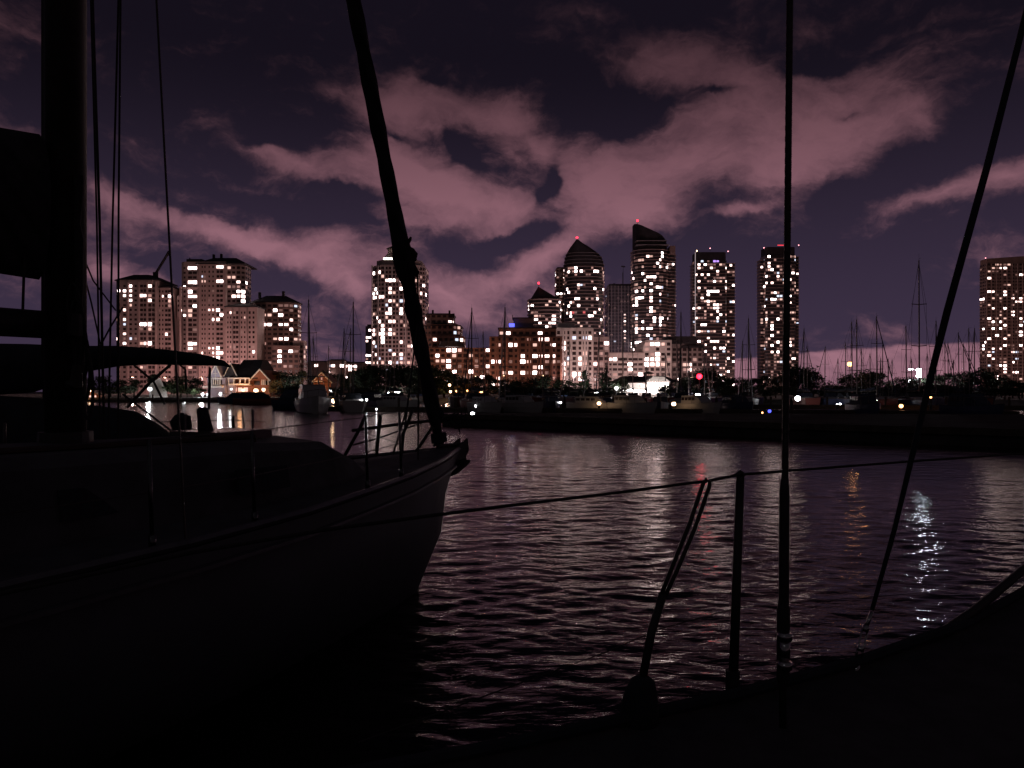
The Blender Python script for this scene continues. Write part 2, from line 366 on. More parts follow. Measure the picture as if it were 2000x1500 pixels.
# ------------------------------------------------------------------ buildings
_wm = {}
def win_mesh(tone):
    if tone in _wm: return _wm[tone]
    m = MB().box(-.5, .5, -.09, 0.03, -.5, .5)
    me = bpy.data.meshes.new('window'); me.from_pydata(m.v, [], m.f)
    me.materials.append(M['dark'] if tone < 0 else TONE[tone]); _wm[tone] = me
    return me
def zp(pts, ox, oy, s): return [(ox + a/s, oy + b/s) + tuple(c) for (a, b, *c) in pts]
class Building:
    def __init__(s, name, Y, pxc, label, seed=1):
        s.root = thing(name, (X(pxc, Y), Y, top), label, 'building'); s.cells = []; s.rng = random.Random(seed); s.Y = Y
    def facade(s, p0, p1, z0, z1, fh=3.0, cw=3.2, ww=.62, wh=.5, lit=.15, dark=True, tones=(.10,.18,.32,.40), skip=None, off=0.0):
        dx, dy = p1[0]-p0[0], p1[1]-p0[1]; L = math.hypot(dx, dy)
        if L < 1.2: return
        nx, ny = dy/L, -dx/L
        mid = ((p0[0]+p1[0])/2, (p0[1]+p1[1])/2)
        if nx*mid[0] + ny*mid[1] > 0.12*math.hypot(*mid): return
        nc = max(1, round(L/cw)); nr_ = int((z1-z0)/fh + .3); ang = math.atan2(dy, dx)
        for r_ in range(nr_):
            prev = False
            for c in range(nc):
                t = (c+.5)/nc; x = p0[0]+dx*t + nx*(.02+off); y = p0[1]+dy*t + ny*(.02+off); z = z0 + (r_+.5)*fh
                if skip and skip(x, y, z): continue
                p = s.rng.random(); pr = lit*(1.0 if not prev else 2.0); tone = -1; prev = False
                if p < pr:
                    q = s.rng.random(); acc = 0; tone = 3; prev = True
                    for k, tp in enumerate(tones):
                        acc += tp
                        if q < acc: tone = k; break
                    if s.rng.random() < .06: tone = 4
                if tone >= 0 or dark:
                    w_ = L/nc*ww*s.rng.uniform(.85, 1.1); h_ = fh*wh*s.rng.uniform(.85, 1.1)
                    s.cells.append([x, y, z, ang, w_, h_, tone])
                else: s.cells.append([x, y, z, ang, L/nc*ww, fh*wh, -2])
    def ring(s, poly, z0, z1, **kw):
        for i in range(len(poly)): s.facade(poly[i], poly[(i+1) % len(poly)], z0, z1, **kw)
    def light_spots(s, pts, tone=0, grow=1.12):
        for it in pts:
            px, py = it[0], it[1]; tn = it[2] if len(it) > 2 else tone
            best = None; bd = 1e9
            for c in s.cells:
                d = (1000+F*c[0]/c[1]-px)**2 + (HZ-F*(c[2]-EYE)/c[1]-py)**2
                if d < bd: bd = d; best = c
            if best and bd < 64 and len(best) < 8:
                best[6] = 7 if tn == 0 and s.rng.random() < .5 else tn
                best[4] *= 1 + (grow-1)*.2; best[5] *= 1 + (grow-1)*.35; best.append(1)
    def finish(s, limit=100):
        for c in s.cells:
            if c[6] in (0, 7): c[4] *= .98
        cells = [c for c in s.cells if c[6] > -2]
        order = {0:0,7:0,4:1,5:1,1:1,6:1,2:2,3:3,-1:4}
        cells.sort(key=lambda c: (order[c[6]], -c[4]*c[5]/c[1]))
        off = world_loc(s.root)
        for c in cells[:limit]:
            o = bpy.data.objects.new('window', win_mesh(c[6])); C.objects.link(o); o.parent = s.root
            o.location = (c[0]-off.x, c[1]-off.y, c[2]-off.z); o.rotation_euler = (0,0,c[3]); o.scale = (c[4], 1, c[5])
        rest = cells[limit:]
        if rest:
            m = MB()
            for c in rest:
                ca, sa = math.cos(c[3]), math.sin(c[3]); b = MB().box(-c[4]/2, c[4]/2, -.09, .03, -c[5]/2, c[5]/2, c[6]+1)
                m.add([(c[0]+v[0]*ca-v[1]*sa, c[1]+v[0]*sa+v[1]*ca, c[2]+v[2]) for v in b.v], b.f, c[6]+1)
            o = m.build('window', [M['dark']]+TONE, s.root); o['kind'] = 'stuff'
    def part(s, name, mb, m, **kw): return mb.build(name, m, s.root, **kw)
def rect(px0, px1, Y, depth, ch=0.0):
    x0, x1 = X(px0, Y), X(px1, Y)
    if ch <= 0: return [(x0,Y),(x1,Y),(x1,Y+depth),(x0,Y+depth)]
    return [(x0+ch,Y),(x1-ch,Y),(x1,Y+ch),(x1,Y+depth-ch),(x1-ch,Y+depth),(x0+ch,Y+depth),(x0,Y+depth-ch),(x0,Y+ch)]
def inset(poly, d):
    cx = sum(p[0] for p in poly)/len(poly); cy = sum(p[1] for p in poly)/len(poly)
    mx = max(abs(p[0]-cx) for p in poly); my = max(abs(p[1]-cy) for p in poly)
    return [(cx+(p[0]-cx)*(1-d/mx), cy+(p[1]-cy)*(1-d/my)) for p in poly]
R1 = lambda pts: zp(pts, 150, 440, 3.75)
R2 = lambda pts: zp(pts, 600, 440, 3.751)
R3 = lambda pts: zp(pts, 930, 420, 3.571)
R4 = lambda pts: zp(pts, 1180, 400, 3.409)
R5 = lambda pts: zp(pts, 1550, 480, 3.571)

def floor_slabs(b, poly, zs, grow, th, m, name='floor_slab'):
    pr = inset(poly, -grow); off = world_loc(b.root)
    mb = MB().prism([(p[0]-off.x, p[1]-off.y) for p in pr], -th/2, th/2); me = bpy.data.meshes.new(name); me.from_pydata(mb.v, [], mb.f); me.materials.append(m)
    for z in zs:
        o = bpy.data.objects.new(name, me); C.objects.link(o); o.parent = b.root; o.location = (0,0,z-off.z)
def hip(b, poly, z0, z1, run, m=None, name='roof', eave=.8):
    e = inset(poly, -eave); t = inset(poly, run)
    mb = MB().prism(e, z0, z0+.5).frustum(e, z0+.503, t, z1)
    return b.part(name, mb, m or M['roof'])
def stacks(b, items, Y, m):     # chimneys / plant on a roof:  px, y top, y base, width m
    for px, yt, yb, w_ in items:
        x = X(px, Y); b.part('chimney', MB().box(x-w_/2, x+w_/2, Y+6, Y+6+w_, Z(yb, Y), Z(yt, Y)), m)

# ---- left complex
Y = 450
b = Building('apartment_building', Y, 280, 'pale apartment block with dark hipped roof and small crane, leftmost on the skyline', 3)
p = rect(222, 306, Y, 30, 3); q = rect(306, 337, Y+3, 26, 2)
zt, zq = Z(547, Y), Z(562, Y+3)
b.part('wall', MB().prism(p, top, zt), M['concrete2']); b.part('wing', MB().prism(q, top, zq), M['concrete'])
for xx in (232, 250, 272, 288, 305): b.part('pilaster', MB().box(X(xx,Y)-.5, X(xx,Y)+.5, Y-.5, Y-.003, top, zt-1), M['concrete'])
for a0, a1, cw, ww, wh in ((226,249,2.9,.42,.46),(250.5,270,2.9,.45,.46),(273,287,2.2,.8,.56),(289,304,2.3,.84,.6)): b.facade((X(a0,Y),Y), (X(a1,Y),Y), top+3, zt-1, fh=2.8, cw=cw, ww=ww, wh=wh, lit=0.114)
b.facade(p[7], p[0], top+3, zt-1, fh=2.8, cw=2.5, ww=.5, lit=0.057)
for a0, a1, cw, ww, wh in ((309,321,1.9,.42,.42),(322,334,1.9,.84,.55)): b.facade((X(a0,Y+3),Y+3), (X(a1,Y+3),Y+3), top+3, zq-1, fh=2.8, cw=cw, ww=ww, wh=wh, lit=0.076)
r_ = hip(b, p, zt, Z(533, Y), 7); hip(b, q, zq, Z(553, Y), 4)
cr = MB().box(X(290,Y)-1.2, X(290,Y)+1.2, Y+8, Y+10, Z(538,Y), Z(527,Y)).tube([(X(290,Y),Y+9,Z(530,Y)), (X(315,Y),Y+9,Z(489,Y))], .75, 6).tube([(X(318,Y),Y+9,Z(486,Y)), (X(314,Y),Y+9,Z(493,Y))], 1.1, 6)
b.part('roof_crane', cr, M['roof'])
b.light_spots(R1([(390,437),(350,480),(392,482),(366,527),(408,530),(400,560),(480,522),(500,522),(520,555),(545,462),(627,527),(675,535),(358,630),(355,675),(455,708),(490,708),(520,708),(540,708),(490,740),(515,740),(545,740),(355,780),(270,825),(348,855),(455,850,1),(510,848),(540,848),(665,782),(405,822,4)]))
b.finish()

b = Building('apartment_building', Y, 420, 'tallest pale stone apartment block of the left group, with joined arch', 4)
pl = rect(352, 392, Y+4, 26, 2); pm = rect(388, 441, Y, 20, 0); pr_ = rect(436, 477, Y+3, 14, 2); pw = rect(441, 502, Y-12, 16, 0)
zl, zm, zr, zw = Z(509, Y), Z(511, Y), Z(516, Y), Z(600, Y-12)
b.part('wall', MB().prism(pl, top, zl), M['concrete2']); b.part('bay', MB().prism(pm, top, zm), M['concrete'])
b.part('bay', MB().prism(pr_, top, zr), M['concrete2']); b.part('wing', MB().prism(pw, top, zw), M['concrete'])
for xx in (352.8, 366, 391, 404, 421, 440): b.part('pilaster', MB().box(X(xx,Y)-.45, X(xx,Y)+.45, Y-.6, Y-.003, top, Z(560,Y)), M['concrete'])
b.part('cornice', MB().box(X(386,Y), X(443,Y), Y-.9, Y-.003, zm-1.4, zm-.2), M['concrete'])
b.part('cornice', MB().box(X(350,Y), X(388,Y), Y+2.9, Y+3.9, Z(560,Y)-.5, Z(560,Y)+.5), M['concrete'])
for a0, a1, cw, ww, wh in ((356,365,2.5,.45,.42),(367,385,2.7,.86,.58)): b.facade((X(a0,Y+4),Y+4), (X(a1,Y+4),Y+4), top+3, zl-1, fh=2.8, cw=cw, ww=ww, wh=wh, lit=0.114)
for a0, a1, cw, ww, wh in ((392.5,403,1.9,.42,.45),(405,420,2.3,.38,.42),(422.5,436,2.0,.84,.55)): b.facade((X(a0,Y),Y), (X(a1,Y),Y), top+3, zm-2, fh=2.8, cw=cw, ww=ww, wh=wh, lit=0.095)
b.ring(pr_, top+3, zr-1, fh=2.8, cw=3.3, ww=.7, wh=.52, lit=0.118)
for a0, a1, cw, ww, wh in ((442.5,453,1.8,.42,.44),(455,466,1.9,.84,.55),(469,481,2.1,.40,.44),(484,499,2.4,.5,.5)): b.facade((X(a0,Y-12),Y-12), (X(a1,Y-12),Y-12), top+3, zw-1, fh=2.8, cw=cw, ww=ww, wh=wh, lit=.10)
for xx in (454, 467.3, 482.5): b.part('pilaster', MB().box(X(xx,Y-12)-.35, X(xx,Y-12)+.35, Y-12.5, Y-12.003, top, zw-.5), M['concrete2'])
whole = [(X(386,Y),Y-.5),(X(477,Y),Y-.5),(X(477,Y),Y+20),(X(386,Y),Y+20)]
hip(b, whole, zr, Z(500, Y), 7); b.part('roof', MB().box(X(357,Y), X(388,Y), Y+5, Y+28, zl-.01, Z(503,Y)), M['roof'])
hip(b, pw, zw, Z(592, Y-12), 4)
# arched link to the left block
lk = MB(); x0, x1 = X(337, Y), X(354, Y); za, zb_ = Z(575, Y), Z(612, Y)
lk.box(x0+.05, x1-.05, Y+6, Y+22, zb_, za)
for i in range(8):
    t0, t1 = math.pi*i/8, math.pi*(i+1)/8; cx = (x0+x1)/2; hw = (x1-x0)/2-.1
    a0, a1 = cx-hw*math.cos(t0), cx-hw*math.cos(t1); h0, h1 = zb_-5*(1-math.sin(t0)), zb_-5*(1-math.sin(t1))
    lk.add([(a0,Y+6,h0),(a1,Y+6,h1),(a1,Y+6,zb_),(a0,Y+6,zb_),(a0,Y+22,h0),(a1,Y+22,h1),(a1,Y+22,zb_),(a0,Y+22,zb_)],[(0,1,2,3),(7,6,5,4),(0,4,5,1)])
b.part('arch', lk, M['concrete'])
b.facade((x0+.1, Y+6), (x1-.1, Y+6), zb_+1, za-1, fh=2.8, cw=1.7, ww=.5, wh=.5, lit=0.059)
stacks(b, [(409,493,503,1.2),(424,492,503,1.2),(362,500,509,.5)], Y, M['roof'])
b.light_spots(R1([(815,308),(850,310),(1032,308),(1055,308),(1078,308),(1105,312,1),(825,418),(865,420),(920,415,1),(945,415,1),(1045,422),(1070,424),(1175,415),(1230,422),(828,480),(825,517),(855,517),(862,587),(1170,475),(1195,478),(1225,480),(1140,508),(1165,508),(1190,512),(1225,515),(1215,545),(1225,545),(1135,610),(1140,635),(995,620),(1045,622),(1075,620),(965,620),(830,625,1),(830,655,1),(760,612),(785,612),(765,648),(785,648),(995,688),(1045,688),(1080,688),(1105,690),(825,855),(860,860),(825,888),(1045,888),(975,890),(995,890),(1035,922),(1060,922),(990,925),(1090,925),(915,922),(1030,955),(1000,955),(1115,825),(1140,825),(1085,825),(1188,700),(1222,695),(1260,688),(1190,838),(1195,870),(1228,938),(1245,938)]))
b.finish()

b = Building('apartment_building', Y, 535, 'darker apartment block with black hipped roof at right end of left group', 5)
pa = rect(486, 578, Y+2, 15, 4); pb = rect(572, 593, Y, 8, 0); pc = rect(530, 584, Y-4, 6, 0)
za_, zb2, zc = Z(590, Y), Z(665, Y), Z(675, Y-4)
b.part('wall', MB().prism(pa, top, za_), M['brown']); b.part('wing', MB().prism(pb, top, zb2), M['concrete2']); b.part('base_wing', MB().prism(pc, top, zc), M['brown'])
for xx in (488, 499): b.part('pilaster', MB().box(X(xx,Y)-.5, X(xx,Y)+.5, Y+1.3, Y+2.0, top, za_-3), M['concrete2'])
b.ring(pa, top+3, za_-1, fh=2.8, cw=3.1, ww=.7, wh=.5, lit=0.141, tones=(.12,.20,.30,.38))
b.ring(pb, top+3, zb2-1, fh=2.9, cw=3.2, ww=.8, wh=.55, lit=0.177); b.ring(pc, top+3, zc-1, fh=2.9, cw=3.2, ww=.7, wh=.55, lit=0.236)
hip(b, pa, za_, Z(574, Y), 8); stacks(b, [(500,568,580,1.4),(547,566,580,1.4)], Y, M['roof'])
floor_slabs(b, pa, [top+3+2.8*k for k in range(1, 18)], .5, .35, M['brown'], 'balcony_slab')
b.light_spots(R1([(1325,640),(1360,648,1),(1393,648,1),(1460,640),(1480,642),(1505,642),(1325,722),(1370,722),(1395,724),(1432,718),(1490,718),(1515,722),(1585,692),(1490,822),(1515,822),(1440,825,1),(1595,828,1),(1475,930),(1545,930),(1565,930),(1480,968),(1548,965),(1475,1010),(1545,1012),(1570,1040),(1500,1040),(1615,970),(1640,970),(1610,1012),(1640,1012),(1375,860,2),(1318,862)]))
b.finish()

# ---- lone central tower with pyramid roof
Y = 560
b = Building('tower_block', Y, 776, 'tall pale tower with lit crown and pyramid roof behind the furled sail', 6)
p = rect(725, 828, Y, 38, 7); z1 = Z(517, Y)
b.part('wall', MB().prism(p, top, z1), M['concrete'])
p2 = inset(p, 2.5); z2 = Z(506, Y); b.part('upper_tier', MB().prism(p2, z1, z2), M['concrete2'])
p3 = inset(p, 7.0); z3 = Z(500, Y); b.part('upper_tier', MB().prism(p3, z2, z3), M['concrete'])
p4 = inset(p, 10.0); z4 = Z(479, Y); b.part('crown', MB().frustum(p3, z3+.003, p4, Z(488,Y)).prism(p4, Z(488,Y)+.003, z4), M['concrete'])
pc_ = (sum(a[0] for a in p)/8, sum(a[1] for a in p)/8)
b.part('roof', MB().cone(inset(p, 8.8), z4, (pc_[0], pc_[1], Z(463, Y))), M['roof'])
b.part('mast', MB().tube([(pc_[0],pc_[1],Z(464,Y)),(pc_[0],pc_[1],Z(458,Y))], .3), M['roof'])
band = [(X(746,Y), Y+6.7), (X(803,Y), Y+6.7)]
b.part('lit_band', MB().box(band[0][0], band[1][0], Y+6.4, Y+6.95, Z(505,Y), Z(500.5,Y)), emat('crown_light', (1,.88,.74), 6))
ZP = [727, 739, 752, 766, 779, 792, 806, 817]
for xx in ZP: b.part('pilaster', MB().box(X(xx,Y)-.45, X(xx,Y)+.45, Y-.55, Y-.003, top, z1-.5), M['white'])
b.ring(p, top+3, z1-1, fh=3.0, cw=2.6, ww=.74, wh=.62, lit=0.165, tones=(.12,.20,.30,.38))
floor_slabs(b, p, [top+3+3*k for k in range(1, 30)], .25, .4, M['concrete'], 'floor_band')
b.light_spots(R2([(490,345),(530,340),(600,400),(643,400),(685,400),(600,462),(683,462),(600,497),(640,493,1),(490,495),(520,497),(485,527),(505,527),(530,527),(560,527),(600,557),(635,555,1),(695,550,4),(735,555),(840,495),(600,618),(680,618),(600,650),(683,648),(490,650,1),(600,715),(645,712),(560,740),(495,772),(555,772),(600,775),(495,805),(530,810),(560,805),(600,805),(555,835),(550,868),(680,865),(795,828),(498,957),(640,935),(680,958),(600,1018),(520,1018),(770,897),(740,490),(590,400),(610,462),(612,618),(590,650),(690,618),(735,710,2)]), grow=1.25)
b.finish()
b = Building('tower_block', 640, 719, 'narrow bluish slab tower just left of the pyramid-roofed tower', 8)
p = rect(714, 736, 640, 20, 0); b.part('wall', MB().prism(p, top, Z(637,640)), M['wallglass2'])
b.part('roof', MB().box(X(716,640), X(733,640), 643, 655, Z(637,640)+.003, Z(633,640)), M['roof'])
b.ring(p, top+3, Z(637,640), fh=3, cw=2.4, ww=.75, wh=.5, lit=0.213, dark=False)
b.light_spots(R2([(452,780),(440,830),(455,832),(440,845),(452,958),(440,960),(455,1018),(438,1018)])); b.finish()

# ---- terraced brick mid-rise
Y = 420
b = Building('apartment_building', Y, 890, 'terraced brick apartment building with stepped dark roofs, right of the furled sail', 9)
t1 = rect(831, 884, Y+8, 22, 3); t2 = rect(828, 899, Y+5, 24, 4); t3 = rect(826, 905, Y+2, 26, 5); t4 = rect(838, 958, Y-4, 26, 0)
zz = [Z(612,Y), Z(632,Y), Z(655,Y), Z(680,Y)]
b.part('wall', MB().prism(t4, top, zz[3]), M['brick2']); b.part('terrace', MB().prism(t3, zz[3]+.003, zz[2]), M['brick2'])
b.part('terrace', MB().prism(t2, zz[2]+.003, zz[1]), M['brick']); b.part('penthouse', MB().prism(t1, zz[1]+.003, zz[0]), M['brown'])
b.part('roof', MB().prism(inset(t1,-.5), zz[0]+.003, zz[0]+.8), M['roof']); b.part('roof', MB().frustum(inset(t2,-.8), zz[1]-.9, inset(t2,3.5), Z(627,Y)), M['roof'])
dm = [(X(882,Y)+7*math.cos(t), Y-6+5*math.sin(t)) for t in [2*math.pi*k/14 for k in range(14)]]
b.part('canopy_roof', MB().frustum(dm, Z(679,Y), [(X(882,Y)+(x-X(882,Y))*.75, y) for x, y in dm], Z(668,Y)), M['roof'])
b.ring(t4, top+2, zz[3]-.3, fh=2.9, cw=3.0, ww=.66, wh=.55, lit=0.165, tones=(.12,.20,.30,.38)); b.ring(t3, zz[3]+.5, zz[2], fh=2.9, cw=3, ww=.62, wh=.5, lit=0.118)
b.ring(t2, zz[2]+.5, zz[1]-.6, fh=2.9, cw=3, ww=.62, wh=.5, lit=0.177); b.ring(t1, zz[1]+.4, zz[0], fh=2.9, cw=3.4, ww=.6, wh=.45, lit=0)
floor_slabs(b, t4, [top+2+2.9*k for k in range(0, 8)], .35, .3, M['slab'], 'balcony_slab')
stacks(b, [(843,603,613,1),(876,604,613,1),(884,610,620,1.2)], Y+3, M['roof'])
b.light_spots(R2([(880,710),(1040,712),(1060,712),(935,820),(1090,785,4),(1128,826),(1090,826,4),(885,862),(928,937),(920,940),(1040,932),(1065,932),(1100,928,1),(962,972),(1050,1005),(1035,1040),(1030,1050),(1190,1075),(1090,1075),(1275,1112),(1325,1032),(975,975,1)]), grow=1.3)
b.finish()

# ---- flat brown brick block
Y = 400
b = Building('apartment_building', Y, 1028, 'flat-roofed brown brick block with blue light on its roof step', 10)
q1 = rect(956, 1098, Y, 24, 0); q2 = rect(974, 1086, Y+2, 20, 0); q3 = rect(1003, 1041, Y+5, 14, 0)
zs = [Z(657,Y), Z(641,Y), Z(620,Y)]
b.part('wall', MB().prism(q1, top, zs[0]), M['brick']); b.part('upper_floor', MB().prism(q2, zs[0]+.003, zs[1]), M['brick'])
b.part('penthouse', MB().prism(q3, zs[1]+.003, zs[2]), M['brown']); b.part('roof', MB().prism(inset(q2,-.4), zs[1]+.003, zs[1]+.5).prism(inset(q3,-.4), zs[2]+.003, zs[2]+.5), M['roof'])
for xx in (958, 972, 990, 1012, 1034, 1056, 1078, 1096): b.part('pier', MB().box(X(xx,Y)-.5, X(xx,Y)+.5, Y-.5, Y-.003, top, zs[0]-.3), M['brick2'])
b.ring(q1, top+1, zs[0], fh=2.9, cw=3.1, ww=.66, wh=.52, lit=0.154, tones=(.12,.20,.30,.38)); b.ring(q2, zs[0]+.4, zs[1], fh=2.9, cw=3.2, ww=.6, wh=.5, lit=0.177)
b.part('blue_light', MB().box(X(994,Y), X(1005,Y), Y+2.2, Y+3.4, Z(637.5,Y), Z(631,Y)), GLOW['blue'])
b.part('mast', MB().tube([(X(1001,Y),Y+6,Z(622,Y)),(X(1001,Y),Y+6,Z(613,Y))], .2), M['roof'])
b.light_spots(R2([(1420,765,1),(1483,765),(1485,858),(1520,858),(1415,860,1),(1655,858,1),(1365,985),(1415,985),(1590,940),(1650,942),(1590,1018),(1590,1065),(1655,1025,1),(1655,1068),(1480,1068),(1418,1105),(1360,1150),(1415,1150),(1435,1150),(1480,1148,2),(1360,1190),(1415,1190),(1335,1190)]), grow=1.25)
b.light_spots(R3([(335,968),(395,970),(452,968),(510,968),(540,968),(580,968),(335,1040),(345,1085),(452,1047),(395,1090,1),(395,1047,2),(450,880),(510,882),(400,888,4)]), grow=1.25)
b.finish()

# ---- white blocks
Y = 430
b = Building('apartment_building', Y, 1137, 'white block with square dark windows and dark balcony column, below the domed tower', 11)
q1 = rect(1085, 1158, Y, 26, 0); q2 = rect(1090, 1122, Y+3, 20, 0); q3 = rect(1158, 1190, Y+2, 20, 0)
zs = [Z(640,Y), Z(630,Y), Z(657,Y)]
b.part('wall', MB().prism(q1, top, zs[0]), M['white']); b.part('penthouse', MB().prism(q2, zs[0]+.003, zs[1]), M['white']); b.part('wing', MB().prism(q3, top, zs[2]), M['concrete2'])
b.ring(q1, top+1, zs[0]-1.5, fh=2.9, cw=3.0, ww=.66, wh=.62, lit=0.154, tones=(.12,.20,.30,.38)); b.ring(q3, top+1, zs[2]-1, fh=2.9, cw=3, ww=.7, wh=.6, lit=0.141)
floor_slabs(b, q3, [top+1+2.9*k for k in range(1, 11)], .3, .3, M['slab'], 'balcony_slab')
for xx in (1086,1100,1114,1128,1142,1157): b.part('pier', MB().box(X(xx,Y)-.55, X(xx,Y)+.55, Y-.5, Y-.003, top, zs[0]-.3), M['white'])
b.light_spots(R3([(605,880),(610,910),(612,940),(768,965,1),(725,995),(728,1025),(728,1055),(610,1055),(612,1085),(640,1055,1),(605,1115),(725,1115),(728,1145),(800,1055),(825,1020),(900,905),(690,1115),(850,1045),(805,1145),(590,875),(625,875)]), grow=1.25)
b.finish()
Y = 440
b = Building('apartment_building', Y, 1218, 'long low pale terrace of flats linking the two white blocks', 12)
q1 = rect(1186, 1256, Y, 20, 0); z1 = Z(690, Y); b.part('wall', MB().prism(q1, top, z1), M['white'])
b.part('roof', MB().prism(inset(q1,-.4), z1+.003, z1+.5), M['concrete2'])
b.ring(q1, top+1, z1-.5, fh=2.9, cw=2.8, ww=.8, wh=.5, lit=0.213, tones=(.12,.20,.30,.38)); floor_slabs(b, q1, [top+1+2.9*k for k in range(1, 7)], .6, .5, M['white'], 'balcony_slab')
b.light_spots(R3([(940,1015),(965,1018),(980,1018),(1080,1050),(1085,1075)])); b.finish()
b = Building('apartment_building', Y, 1310, 'white block with rounded left shoulder below the tallest slanted tower', 13)
q1 = rect(1256, 1312, Y, 26, 0); q2 = rect(1312, 1372, Y+4, 24, 0); zs = [Z(664,Y), Z(671,Y)]
poly = [(X(1254,Y),Y+4),(X(1256,Y),Y),(X(1312,Y),Y),(X(1312,Y),Y+26),(X(1254,Y),Y+26)]
zt_ = [Z(676,Y), Z(670,Y), zs[0], zs[0], Z(676,Y)]
b.part('wall', MB().prism(poly, top, Z(678,Y)).add([(p_[0],p_[1],Z(678,Y)) for p_ in poly]+[(X(1262,Y)if i<2 or i==4 else p_[0],p_[1]+(1 if i<2 else 0),zs[0]) for i,p_ in enumerate(poly)], [(5,6,7,8,9)]+[(i,(i+1)%5,5+(i+1)%5,5+i) for i in range(5)]), M['white'])
b.part('wing', MB().prism(q2, top, zs[1]), M['concrete2'])
b.part('roof', MB().box(X(1308,Y), X(1362,Y), Y+3, Y+22, zs[1]+.003, Z(656,Y)), M['roof']); b.part('awning', MB().box(X(1334,Y), X(1376,Y), Y+1.5, Y+3.99, Z(679,Y), Z(675,Y)), M['roof'])
b.facade((X(1258,Y),Y), (X(1311,Y),Y), top+1, Z(668,Y), fh=2.9, cw=3.1, ww=.66, wh=.6, lit=0.141); b.ring(q2, top+1, zs[1]-1, fh=2.9, cw=3.1, ww=.7, wh=.6, lit=0.118, tones=(.12,.20,.30,.38))
b.light_spots(R3([(1225,892),(1265,892),(1215,995),(1265,995),(1218,1030),(1255,1030),(1275,968),(1495,1055),(1460,1028,1),(1500,1028,1),(1495,1080),(1210,892),(1275,995),(1205,995),(1200,1030)]), grow=1.4)
b.finish()

# ---- curved glass towers
def oval(px0, px1, Y, depth, n=20, flat=2.6):
    x0, x1 = X(px0, Y), X(px1, Y); cx, rx, ry = (x0+x1)/2, (x1-x0)/2, depth/2
    out = []
    for k in range(n):
        t = 2*math.pi*k/n - math.pi/2
        c, s_ = math.cos(t), math.sin(t)
        out.append((cx + rx*math.copysign(abs(c)**(2/flat), c), Y+ry + ry*math.copysign(abs(s_)**(2/flat), s_)))
    return out
def beacon(b, px, py, Y, col='red', r=.9, stick=3):
    x, z = X(px, Y), Z(py, Y); o = b.part('beacon', MB().sphere((x, Y, z), r, 8, 6), GLOW[col])
    b.part('beacon_pole', MB().tube([(x, Y, z-stick), (x, Y, z-r*.9)], .2, 5), M['roof'])
    return o
Y = 640
b = Building('glass_tower', Y, 1064, 'smallest curved tower with cone roof and red beacon', 21)
p = oval(1032, 1097, Y, 26); z1 = Z(582, Y)
b.part('wall', MB().prism(p, top, z1), M['wallglass']); cx = X(1052, Y)
pt = inset(p, 0.5); b.part('roof', MB().frustum(inset(p,-.4), z1-.3, inset(p, 3), z1+1.2).cone(inset(p, 2.5), z1+1.2, (cx, Y+8, Z(557,Y))), M['roof'])
b.ring(p, top+30, z1-1, fh=3, cw=2.7, ww=.8, wh=.55, lit=0.188, dark=False); floor_slabs(b, p, [z1-1-3*k for k in range(0, 24)], .9, .55, M['slab'])
beacon(b, 1052, 553, Y+8); b.light_spots(R3([(430,720),(445,745),(530,720),(520,765),(545,750),(455,800),(490,800),(550,700),(490,620,1),(600,665),(520,600,1),(415,700,1),(425,735)]), grow=1.3); b.finish()

Y = 670
b = Building('glass_tower', Y, 1143, 'round-shouldered curved tower with domed dark top and red beacon', 22)
p = oval(1104, 1183, Y, 32); z1 = Z(520, Y)
b.part('wall', MB().prism(p, top, z1), M['wallglass'])
# sail-shaped crown: stack of slices that shrink towards the tip
cr = MB(); prof = [(520,1104,1183),(508,1105,1182),(498,1107,1178),(488,1110,1166),(480,1115,1152),(473,1121,1138),(467,1126,1129)]
for (ya, a0, a1), (yb, b0, b1) in zip(prof, prof[1:]): cr.frustum(oval(a0,a1,Y,32*(a1-a0)/79), Z(ya,Y)+.003, [(x_, y_+0) for x_, y_ in oval(b0,b1,Y,32*(b1-b0)/79)], Z(yb,Y))
b.part('crown', cr, M['roof'])
b.ring(p, top+30, z1, fh=3, cw=2.7, ww=.85, wh=.58, lit=0.165, dark=False, tones=(.12,.20,.30,.38)); floor_slabs(b, p, [z1-3*k for k in range(0, 46)], .8, .4, M['slab'])
for k, (ya, a0, a1) in enumerate([(513,1104,1183),(506,1105,1181),(499,1106,1178),(493,1108,1172)]):
    b.part('floor_slab', MB().prism(inset(oval(a0,a1,Y,32*(a1-a0)/79),-.7), Z(ya,Y)-.15, Z(ya,Y)+.15), M['slab2'])
beacon(b, 1127, 464, Y+1, r=.9); b.light_spots(R3([(655,322),(680,322),(715,318),(705,375),(700,402),(735,402),(820,402),(850,402),(890,425),(720,480),(630,508),(640,535),(720,580),(700,585),(655,605),(720,632),(885,485),(855,660),(640,685),(660,690),(785,710),(810,710),(820,685),(655,710),(760,690,6),(685,690,6)]), grow=1.3); b.finish()

b = Building('slab_tower', 700, 1096, 'dark slab tower tucked behind the domed curved tower', 23)
p = rect(1086, 1112, 700, 22, 0); z1 = Z(524,700); b.part('wall', MB().prism(p, top, z1), M['brown']); b.part('roof', MB().prism(inset(p,1), z1+.003, z1+1.2), M['roof'])
b.ring(p, top+20, z1-1, fh=3, cw=2.8, ww=.6, wh=.5, lit=0.154); b.light_spots(R3([(608,433),(600,555),(605,620),(585,555),(600,660)])); b.finish()

